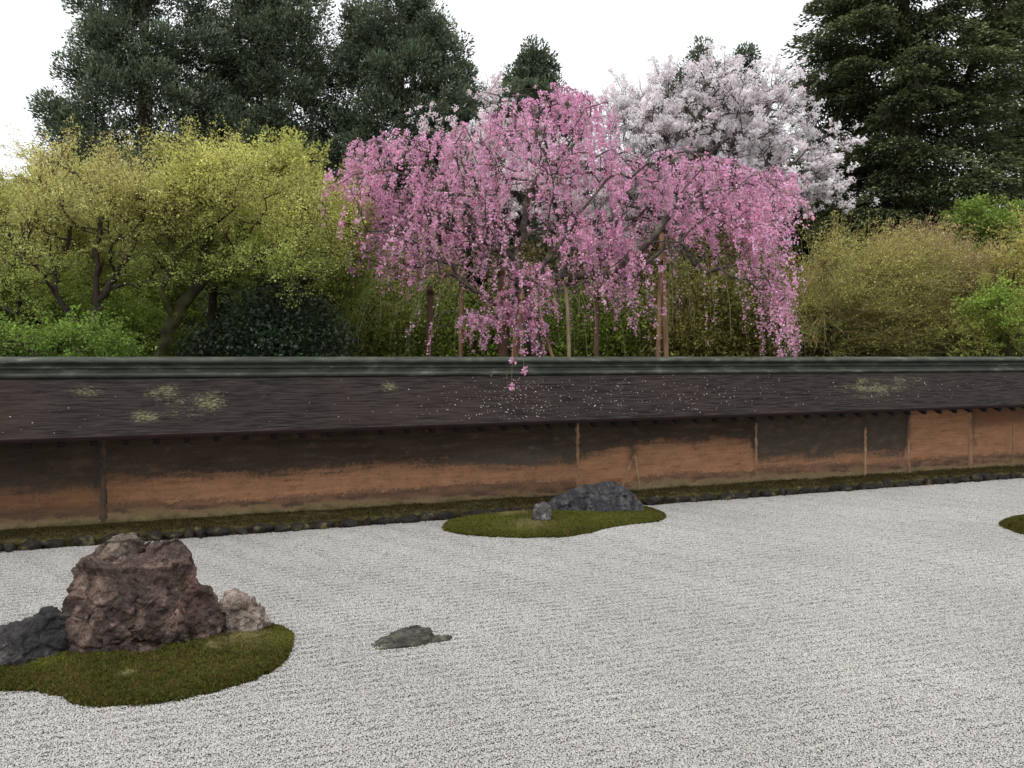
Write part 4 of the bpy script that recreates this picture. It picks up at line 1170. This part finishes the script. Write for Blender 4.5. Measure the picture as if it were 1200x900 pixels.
bush('dark glossy evergreen shrub below the yellow maple', None, 201, 14.6,
     [pblob(330, 352, 34, 24, 14.7, .8), pblob(300, 372, 34, 20, 14.4, .7), pblob(362, 372, 32, 22, 14.6, .7), pblob(262, 398, 44, 22, 14.4, .8), pblob(325, 398, 46, 20, 14.2, .7), pblob(382, 402, 30, 22, 14.6, .7), pblob(240, 412, 26, 14, 14.3, .6), pblob(325, 440, 90, 40, 14.6, 1.0)],
     560, 46, s2l(50, 68, 46), .032, M_GLOSS, 'evergreen_shrub')
UG = 'shrubs in the shade behind the pink cherry'
for (lab, sd, px, py, rx, ry, d, cl, nn) in (
        ('mossy green shrub just right of the dark evergreen shrub', 211, 430, 372, 55, 60, 19.5, s2l(108, 116, 52), 420),
        ('green shrub behind the left props of the pink cherry', 212, 520, 378, 62, 52, 20.5, s2l(100, 114, 46), 420),
        ('deep green shrub behind the trunk of the pink cherry', 213, 610, 384, 62, 48, 21.0, s2l(98, 112, 44), 420),
        ('green shrub behind the thin middle props', 214, 700, 380, 62, 52, 20.5, s2l(100, 114, 46), 420),
        ('olive shrub behind the bare hanging shoots', 215, 800, 368, 66, 62, 20.5, s2l(116, 114, 58), 480),
        ('dull green shrub behind the right pink curtain', 216, 890, 360, 60, 66, 20.8, s2l(112, 112, 56), 480)):
    bush(lab, UG, sd, d, [pblob(px, py, rx, ry, d, 1.2), pblob(px, 430, rx * 1.1, 60, d, 1.2)], nn, 48, cl, .04, M_BUSH, sx=.2, sz=.12)
for (lab, sd, px, py, rx, ry, d, cl) in (
        ('brownish twiggy shrub rising at the left under the pink branches', 221, 470, 325, 75, 48, 23.5, s2l(136, 122, 84)),
        ('brownish twiggy shrub in the middle behind the pink cherry', 222, 640, 325, 90, 45, 24.0, s2l(134, 124, 86)),
        ('brownish twiggy shrub at the right behind the pink curtain', 223, 830, 315, 95, 52, 23.5, s2l(138, 126, 84)),
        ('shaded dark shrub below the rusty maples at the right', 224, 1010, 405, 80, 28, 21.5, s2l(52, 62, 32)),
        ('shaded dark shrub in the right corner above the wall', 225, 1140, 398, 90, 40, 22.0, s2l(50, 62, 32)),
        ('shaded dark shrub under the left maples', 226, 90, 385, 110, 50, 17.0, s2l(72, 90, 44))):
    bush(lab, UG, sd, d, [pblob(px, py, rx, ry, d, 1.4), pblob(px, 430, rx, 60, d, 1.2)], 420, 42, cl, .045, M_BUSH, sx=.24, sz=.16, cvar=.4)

# --- conifers
def conifer(label, group, seed, d, px, prof, n, per, col, dark, clump, L, Wd, kind='cedar', name='cedar_tree', r_trunk=.4, dz=1.0, zlow=1.5):
    """prof: rows (py, left px, right px) of the crown outline"""
    rng = np.random.default_rng(seed)
    s = d / 1000
    pr = np.array(prof, float)
    zs = EYE + (HZ - pr[:, 0]) * s; xl = (pr[:, 1] - 600) * s; xr = (pr[:, 2] - 600) * s
    o = np.argsort(zs); zs, xl, xr = zs[o], xl[o], xr[o]
    x0 = (px - 600) * s
    # clump centres through the crown, thickest near its skin
    z = rng.uniform(max(zlow, zs[0] - 2), zs[-1], n * 3)
    l, r = np.interp(z, zs, xl), np.interp(z, zs, xr)
    wgt = (r - l); keep = rng.random(len(z)) < wgt / wgt.max()
    z, l, r = z[keep][:n], l[keep][:n], r[keep][:n]
    a = rng.uniform(0, 2 * math.pi, len(z)); q = rng.uniform(.03, 1, len(z)) ** (.38 if kind == 'cedar' else .5)
    hw = np.where(np.cos(a) > 0, np.maximum(r - x0, .3), np.maximum(x0 - l, .3))
    hd = (r - l) / 2 * dz
    cut = clump * .55
    C = np.stack([x0 + np.cos(a) * q * np.maximum(hw - cut, .15), d + np.sin(a) * q * np.maximum(hd - cut, .15), z], 1)
    C = C[fbm(C * .55, seed + 40, 2) > (-.42 if kind == 'cedar' else -.20)]
    base = np.array([x0, d, 0.0])
    tl = trunk_line(rng, [base, [x0, d, zs[-1] * .5], [x0, d, zs[-1] - .3]], 14, .03)
    X, R, tips, dirs, ch = grow(rng, tl, C, seg=.9, wob=.06, alpha=.12, up=.1, r_tip=.02, p=.42, r_trunk=r_trunk, min_h=1.0, lift=.05)
    k = np.repeat(np.arange(len(tips)), per); m = len(k)
    cr = clump * rng.uniform(.65, 1.25, len(tips))
    out = unit(tips - np.array([x0, d, 0]) * [1, 1, 0] - np.stack([0 * z[:len(tips)], 0 * z[:len(tips)], tips[:, 2]], 1) + 1e-6)
    dr = rnd_dir(rng, m)
    rad = rng.random(m) ** .36
    if kind == 'cedar':
        off = dr * (rad * cr[k])[:, None] * [1, 1, .85]
        lump = fbm((tips[k] + off) * 2.0, seed + 3, 2)
        keepm = lump > -.1
        U = unit(dr * .8 + out[k] * .4 + np.array([0, 0, .55]) + rng.normal(0, .4, (m, 3)))
        Nn = rnd_dir(rng, m)
    else:
        off = dr * (rad * cr[k])[:, None] * [1.15, 1.15, .26]
        off[:, 2] -= .28 * (off[:, 0] ** 2 + off[:, 1] ** 2) / clump
        keepm = fbm((tips[k] + off) * [1.8, 1.8, 3], seed + 3, 2) > -.25
        U = unit(dr * [1, 1, .2] + out[k] * .7 + np.array([0, 0, -.25]) + rng.normal(0, .35, (m, 3)))
        Nn = unit(np.array([0, 0, 1.]) + rng.normal(0, .45, (m, 3)))
    Cc = tips[k] + off
    tipc = (1 + .45 * fbm(tips * .5, seed, 3) + rng.normal(0, .2, len(tips))).clip(.45, 1.8)[k][:, None]
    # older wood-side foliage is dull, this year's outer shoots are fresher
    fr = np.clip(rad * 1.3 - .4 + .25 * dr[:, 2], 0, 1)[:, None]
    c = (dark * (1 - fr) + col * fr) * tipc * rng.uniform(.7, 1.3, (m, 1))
    sel = keepm
    V, F = leaf_quads(Cc[sel], U[sel], Nn[sel], L * rng.uniform(.6, 1.3, sel.sum()), Wd * rng.uniform(.6, 1.3, sel.sum()))
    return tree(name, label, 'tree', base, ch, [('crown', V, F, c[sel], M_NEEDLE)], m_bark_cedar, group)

CG = 'tall conifers standing behind the garden'
ccol, cdk = s2l(110, 124, 98), s2l(50, 61, 50)
conifer('broad tall grey-green cedar at the upper left', CG, 301, 34, 170,
        [(-140, 130, 215), (-60, 100, 250), (0, 92, 275), (40, 88, 285), (80, 95, 290), (110, 70, 285), (140, 52, 280), (190, 60, 280), (300, 90, 260), (400, 120, 230)], 500, 680, ccol, cdk, .92, .075, .03)
conifer('tall cedar crowded against the broad upper-left cedar', CG, 302, 35.5, 320,
        [(-130, 290, 350), (-60, 265, 370), (0, 250, 388), (50, 250, 396), (100, 255, 398), (150, 240, 408), (200, 235, 410), (300, 250, 390), (400, 280, 360)], 460, 680, ccol * .92, cdk * .95, .9, .075, .03)
conifer('round-topped cedar left of the pink cherry top', CG, 303, 37, 468,
        [(-15, 455, 470), (0, 396, 502), (20, 388, 532), (45, 388, 550), (80, 382, 555), (105, 378, 568), (140, 372, 596), (200, 390, 600), (300, 410, 560), (400, 440, 520)], 450, 680, ccol * .9, cdk * .9, .9, .08, .032)
conifer('small conifer peeping over the top of the pink cherry', CG, 304, 41, 626,
        [(54, 630, 638), (66, 612, 654), (85, 600, 658), (105, 585, 665), (130, 560, 690), (170, 550, 700), (300, 560, 690), (400, 600, 650)], 340, 460, ccol * .85, cdk * .9, .8, .1, .042)
conifer('slim conifer tip behind the white cherry', CG, 305, 42, 822,
        [(44, 818, 826), (70, 804, 840), (100, 780, 862), (170, 760, 890), (300, 770, 880), (400, 800, 850)], 180, 420, ccol * .85, cdk * .9, .85, .1, .042)
conifer('second conifer tip between the white cherry and the dark fir', CG, 306, 43, 872,
        [(62, 868, 876), (84, 856, 890), (120, 840, 905), (200, 830, 930), (300, 840, 920), (400, 860, 900)], 180, 420, ccol * .85, cdk * .9, .85, .1, .042)
fcol, fdk = s2l(116, 126, 88), s2l(48, 61, 48)
conifer('huge dark fir with drooping layered boughs at the upper right', CG, 311, 28, 1060,
        [(-120, 1000, 1110), (-60, 960, 1150), (0, 945, 1185), (40, 930, 1190), (90, 932, 1195), (130, 925, 1200), (180, 945, 1200), (230, 960, 1190), (300, 970, 1180), (400, 1010, 1120)], 560, 540, fcol, fdk, .92, .08, .034, 'fir', 'fir_tree')
conifer('dark fir cut by the right edge of the picture', CG, 312, 30, 1225,
        [(-120, 1190, 1270), (-60, 1165, 1290), (0, 1150, 1310), (60, 1150, 1320), (120, 1160, 1330), (180, 1165, 1330), (230, 1175, 1330), (300, 1180, 1320), (400, 1190, 1280)], 300, 540, fcol, fdk, .92, .08, .034, 'fir', 'fir_tree')
# shaded woodland trees that close the view low down
WG = 'shaded woodland trees far behind the garden'
for (lab, sd, px, hw, top, d) in (('shaded tree low behind the left maples', 321, 60, 110, 215, 44), ('shaded tree low behind the yellow maple', 322, 260, 130, 190, 46), ('shaded tree low behind the left of the pink cherry', 323, 440, 120, 190, 47),
                                 ('shaded tree low behind the middle of the pink cherry', 324, 610, 120, 215, 48), ('shaded tree low behind the white cherry', 325, 780, 120, 205, 47), ('shaded tree low between white cherry and fir', 326, 930, 110, 215, 46),
                                 ('shaded tree low behind the rusty maples', 327, 1090, 120, 235, 44), ('shaded tree low in the far right', 328, 1230, 110, 250, 44), ('shaded tree low beyond the left edge', 329, -90, 100, 215, 44)):
    conifer(lab, WG, sd, d, px, [(top, px - 20, px + 20), (top + 30, px - hw * .7, px + hw * .7), (top + 70, px - hw, px + hw), (430, px - hw, px + hw)], 210, 230, s2l(62, 74, 46), s2l(40, 50, 34), 1.6, .26, .11, 'cedar', 'woodland_tree', .3, .5, .6)

# --- white cherry behind
def white_cherry(label, seed, d, trunk_px, blobs, n, per, r_trunk, col, down=0.0):
    rng = np.random.default_rng(seed)
    blobs = [(b[0], b[1], b[2] - down) + tuple(b[3:]) for b in blobs]
    tr = [P(x, y, d + dd) for x, y, dd in trunk_px]; tr[0][2] = 0
    tl = trunk_line(rng, tr, 5, .04)
    at = carve(ell_points(rng, blobs, int(n * 1.7), .3), seed, .8, -.08)[:n]
    X, R, tips, dirs, ch = grow(rng, tl, at, seg=.4, wob=.12, alpha=.22, r_tip=.008, p=.42, r_trunk=r_trunk, min_h=2)
    fch, ends, mids = twig_fans(rng, tips, dirs, 3, .75, .007, .5, .25)
    src = np.vstack([ends, mids, tips, (ends + mids) / 2])
    src = src[rng.random(len(src)) < .9]
    src = carve(src, seed, 1.7, .05)
    cols = np.tile(col, (len(src), 1)) * (1 + .14 * fbm(src * 1.2, seed, 3)[:, None] + rng.normal(0, .04, (len(src), 1))).clip(.75, 1.1)
    V, F, c = leaf_cloud(rng, src, per, .045, .04, .028, .025, cols, .1, 0, .06)
    return tree('white_cherry_tree', label, 'tree', tr[0], ch + fch, [('crown', V, F, c, M_PALE)], m_bark_grey, 'pale cherries in bloom behind the pink one')
white_cherry('tall white cherry in full bloom right behind the pink cherry', 401, 22.0,
             [(790, 540, 0), (790, 400, 0), (790, 300, 0), (800, 230, .2), (815, 170, .2)],
             [pblob(820, 130, 90, 55, 22, 1.8), pblob(885, 150, 60, 65, 22, 1.6), pblob(760, 150, 55, 50, 22, 1.6), pblob(830, 85, 55, 28, 22.2, 1.2), pblob(905, 95, 40, 25, 22.2, 1.0), pblob(915, 175, 45, 35, 21.8, 1.3), pblob(952, 178, 28, 34, 21.8, 1.0, .6), pblob(968, 150, 18, 14, 21.8, .6, .6), pblob(958, 205, 28, 16, 21.6, .8, .7), pblob(740, 110, 35, 25, 22, .9)],
             720, 26, .17, s2l(255, 243, 246), down=.46)
white_cherry('lower pale cherry glimpsed through the middle of the pink cherry', 402, 23.0,
             [(655, 540, 0), (655, 400, 0), (660, 300, 0), (665, 230, 0)],
             [pblob(660, 230, 100, 55, 23, 1.6), pblob(585, 112, 26, 12, 23.5, .6, 1.6), pblob(515, 152, 22, 8, 23.4, .5, 1.6), pblob(590, 190, 60, 50, 23.2, 1.2), pblob(730, 250, 60, 40, 23, 1.2)],
             460, 24, .16, s2l(250, 234, 238))

# --- weeping pink cherry
def weeping():
    rng = np.random.default_rng(500)
    D = 14.8
    tr = [P(632, 600, D), P(630, 430, D), P(625, 395, D), P(612, 350, D), P(608, 300, D + .1), P(618, 240, D + .1), P(640, 180, D + .1)]
    tr[0][2] = 0
    tl = trunk_line(rng, tr, 5, .03)
    # (px, py, rx, ry, strands, mean drop m, bloom amount)
    Z = [(650, 110, 42, 12, 90, .75, 1.), (612, 135, 40, 20, 80, .7, .9), (690, 125, 35, 15, 55, .6, .8), (560, 158, 50, 14, 90, .6, .9), (490, 165, 55, 14, 110, .55, 1.), (432, 178, 28, 16, 60, .6, 1.),
         (412, 215, 30, 22, 60, .55, 1.1), (465, 215, 60, 26, 140, .6, 1.1), (545, 215, 55, 30, 120, .6, .9), (620, 195, 55, 30, 110, .6, .8), (690, 185, 45, 30, 80, .6, .8),
         (745, 200, 45, 25, 90, .65, 1.1), (800, 195, 45, 24, 110, .7, 1.1), (855, 205, 45, 20, 120, .75, 1.1), (905, 210, 28, 14, 70, .7, 1.1), (925, 225, 18, 14, 30, .5, 1.),
         (830, 240, 60, 20, 110, .5, 1.1), (890, 255, 35, 20, 90, .8, 1.1), (450, 255, 45, 22, 100, .55, 1.1), (510, 268, 45, 22, 90, .5, 1.), (570, 265, 35, 25, 50, .5, .8), (700, 262, 40, 20, 80, .7, 1.2), (660, 270, 25, 18, 35, .5, .9),
         (735, 290, 25, 15, 35, .7, 1.), (395, 272, 20, 12, 22, .45, 1.), (372, 282, 12, 8, 8, .35, 1.), (352, 295, 6, 4, 3, .25, 1.), (892, 318, 20, 20, 26, .75, .8), (915, 345, 14, 18, 20, .8, .9), (620, 320, 28, 12, 34, .55, 1.2), (598, 350, 30, 10, 34, .45, 1.2), (560, 370, 22, 8, 24, .45, 1.2),
         (615, 375, 22, 12, 26, .4, 1.1), (705, 330, 25, 14, 24, .5, .7), (770, 250, 30, 18, 50, .5, .9), (585, 305, 30, 14, 22, .4, .9), (480, 300, 40, 12, 30, .45, .8),
         (745, 370, 26, 18, 9, .4, .35), (500, 380, 18, 8, 4, .3, .5), (450, 300, 40, 14, 14, .5, .6), (520, 308, 40, 14, 10, .6, .5), (755, 300, 45, 20, 12, .8, .45), (840, 300, 40, 20, 13, .9, .4), (900, 345, 25, 22, 16, .9, .5), (660, 330, 40, 14, 9, .7, .4), (372, 275, 34, 14, 14, .45, 1.0)]
    bare = [(790, 285, 14, 6, 12, 1.5), (830, 298, 22, 10, 9, 1.2), (500, 320, 60, 18, 18, 1.2), (670, 320, 60, 20, 16, 1.2), (440, 300, 40, 14, 10, 1.0), (600, 330, 60, 20, 10, 1.1), (880, 320, 40, 20, 14, 1.3), (740, 320, 40, 20, 12, 1.3)]
    roots, drops, bloom = [], [], []
    for px, py, rx, ry, n, dr, bl in Z:
        for _ in range(int(n * .95)):
            a = rng.uniform(0, 6.283); r = math.sqrt(rng.random())
            x, y = px + math.cos(a) * r * rx, py + math.sin(a) * r * ry
            dep = D + np.clip(rng.normal(0, .8), -1.7, 1.7)
            if y > 300: dep = D - .6 + rng.normal(0, .3)
            q = P(x, y, dep)
            if y < 300 and fbm(q[None] * 1.15, 515, 2)[0] < -.12 + .08 * rng.normal(): continue
            roots.append(q); drops.append(dr * rng.uniform(.35, 1.6)); bloom.append(bl * rng.uniform(.45, 1.35))
    nb = len(roots)
    for px, py, rx, ry, n, dr in bare:
        for _ in range(n):
            roots.append(P(px + rng.normal(0, rx * .6), py + rng.normal(0, ry * .6), D - .5 + rng.normal(0, .35))); drops.append(dr * rng.uniform(.5, 1.2)); bloom.append(0.0)
    # one long shoot that hangs over the wall
    roots.append(P(604, 388, 11.3)); drops.append(.78); bloom.append(-1.0)
    roots.append(P(611, 384, 11.35)); drops.append(.62); bloom.append(-1.0)
    roots = np.array(roots); drops = np.array(drops); bloom = np.array(bloom)
    limbs = []
    X, R, tips, dirs, ch = grow(rng, tl, roots, seg=.3, wob=.13, alpha=.22, up=.35, r_tip=.005, p=.41, r_trunk=.12, min_h=2.2, lift=.18)
    # strands follow the roots themselves
    axis = np.array([tr[4][0], D])
    S, B, BC, BS = [], [], [], []
    for i in range(len(roots)):
        a = roots[i]; L = drops[i]
        o = np.array([a[0] - axis[0], a[1] - axis[1], 0.0]); o = o / (np.linalg.norm(o) + 1e-6)
        o = unit(o + rng.normal(0, .5, 3) * [1, 1, 0])
        reach = rng.uniform(.05, .28) * (1 if bloom[i] >= 0 else 0.1) * (2.4 if bloom[i] == 0 else 1)
        lift = rng.uniform(0, .12)
        t = np.linspace(0, 1, 8)
        p = a[None] + o[None] * (reach * (1 - (1 - t) ** 2))[:, None] + np.stack([0 * t, 0 * t, lift * np.sin(t * 2.2) * (1 - t) - L * np.maximum(0, t) ** 1.35], 1)
        p = p + np.cumsum(rng.normal(0, .008, (8, 3)), 0) * [1, 1, 0]
        S.append((p, np.linspace(.0045, .0018, 8)))
        if bloom[i] == 0: continue
        dens = 100 * abs(bloom[i])
        nb_ = int(L * dens * rng.uniform(.5, 1.4)) + 4
        # flowers sit in tufts along the shoot
        nt_ = max(2, int(L / .075))
        tt = rng.random(nt_) if bloom[i] > 0 else rng.choice([.62, .95], nt_)
        s = np.clip(tt[rng.integers(0, nt_, nb_)] + rng.normal(0, .02, nb_), 0, 1)
        q = np.stack([np.interp(s, t, p[:, k]) for k in range(3)], 1) + rng.normal(0, .024, (nb_, 3))
        B.append(q)
        py_ = HZ - (a[2] - EYE) / a[1] * 1000
        deep, light, mauve = s2l(234, 148, 194), s2l(252, 218, 234), s2l(224, 172, 204)
        f = rng.random((nb_, 1)) * .7 + rng.random() * .3
        c = deep * (1 - f) + light * f
        if py_ < 215: c = c * .65 + mauve * .35
        BC.append(c * (1 + rng.normal(0, .12, (nb_, 1))) * rng.uniform(.82, 1.14))
        BS.append(rng.uniform(.012, .026, nb_))
    B = np.concatenate(B); BC = np.concatenate(BC); BS = np.concatenate(BS)
    V, F = leaf_quads(B, rnd_dir(rng, len(B)), rnd_dir(rng, len(B)), BS, BS * .85)
    root = tree('weeping_cherry_tree', 'pink weeping cherry in bloom leaning over the wall', 'tree', tr[0], ch, [('blossom', V, F, BC, M_BLOOM)], m_bark_grey, None, 6)
    V, F = tubes(S, 3)
    m_shoot = noisy_mat('green_brown_shoot', s2l(92, 86, 60), s2l(142, 136, 104), scale=3, bscale=30)
    make_mesh('hanging_shoots', V, F, m_shoot, root)
weeping()

# --- timber props under the weeping cherry
m_prop = noisy_mat('peeled_log', s2l(104, 78, 58), s2l(150, 120, 92), scale=4, bscale=40, stretch=(3, 3, .5))
m_prop_dk = noisy_mat('old_log', s2l(60, 44, 38), s2l(98, 74, 60), scale=4, bscale=40, stretch=(3, 3, .5))
m_bamboo = noisy_mat('grey_bamboo', s2l(120, 112, 84), s2l(162, 152, 118), scale=4, bscale=40, stretch=(3, 3, .5))
def prop(label, x0, x1, top, d, r, mat, seed):
    rng = np.random.default_rng(seed)
    a = P(x0, 420, d); b = P(x1, top, d)
    dirv = (b - a) / (b[2] - a[2]); a = a - dirv * a[2]
    n = 14
    t = np.linspace(0, 1, n)
    p = a[None] + (b - a)[None] * t[:, None] + rng.normal(0, .006, (n, 3))
    rr = r * (1 - .2 * t) * rng.uniform(.93, 1.07, n)
    V, F = tubes([(p, rr)], 9)
    k = 9 if r > .06 else 6
    k = len(V) // n
    caps = [np.array([list(range(k))[::-1], [(n - 1) * k + q for q in range(k)]])]
    root = empty('support_pole', tuple(a)); tag(root, label, 'prop', 'timber props under the weeping cherry')
    make_mesh('pole', V, [F] + caps, mat, root, smooth=True)
    # straw rope binding near the top
    an = np.linspace(0, 6 * 2 * math.pi, 60)
    hb = b - (b - a) / np.linalg.norm(b - a) * .12
    hp = np.stack([hb[0] + np.cos(an) * (r * .86 + .006), hb[1] + np.sin(an) * (r * .86 + .006), hb[2] - .04 + an / an[-1] * .08], 1)
    V, F = tubes([(hp, np.full(60, .007))], 4)
    make_mesh('rope_binding', V, F, m_prop_dk, root)
for a in (('thick brown post left of the pink cherry trunk', 591, 590, 312, 14.4, .10, m_prop_dk, 1), ('pale peeled pole leaning beside the pink cherry trunk', 603, 612, 345, 14.2, .065, m_prop, 2),
          ('grey bamboo pole just right of the pink cherry trunk', 667, 664, 325, 14.4, .04, m_bamboo, 3), ('dark slim pole under the middle pink cluster', 699, 699, 340, 14.3, .05, m_prop_dk, 4),
          ('brown pole, left one of the close pair at the bare shoots', 771, 774, 300, 14.6, .045, m_prop, 5), ('brown pole, right one of the close pair at the bare shoots', 781, 775, 262, 14.7, .055, m_prop, 6),
          ('dim brown pole under the left pink branches', 540, 541, 325, 14.8, .045, m_prop, 7), ('dark pole standing leftmost in the shade below the pink cherry', 503, 504, 335, 15.4, .07, m_prop_dk, 8),
          ('short slanting strut right of the pink cherry trunk', 648, 637, 385, 14.3, .035, m_prop, 9)):
    prop(*a)
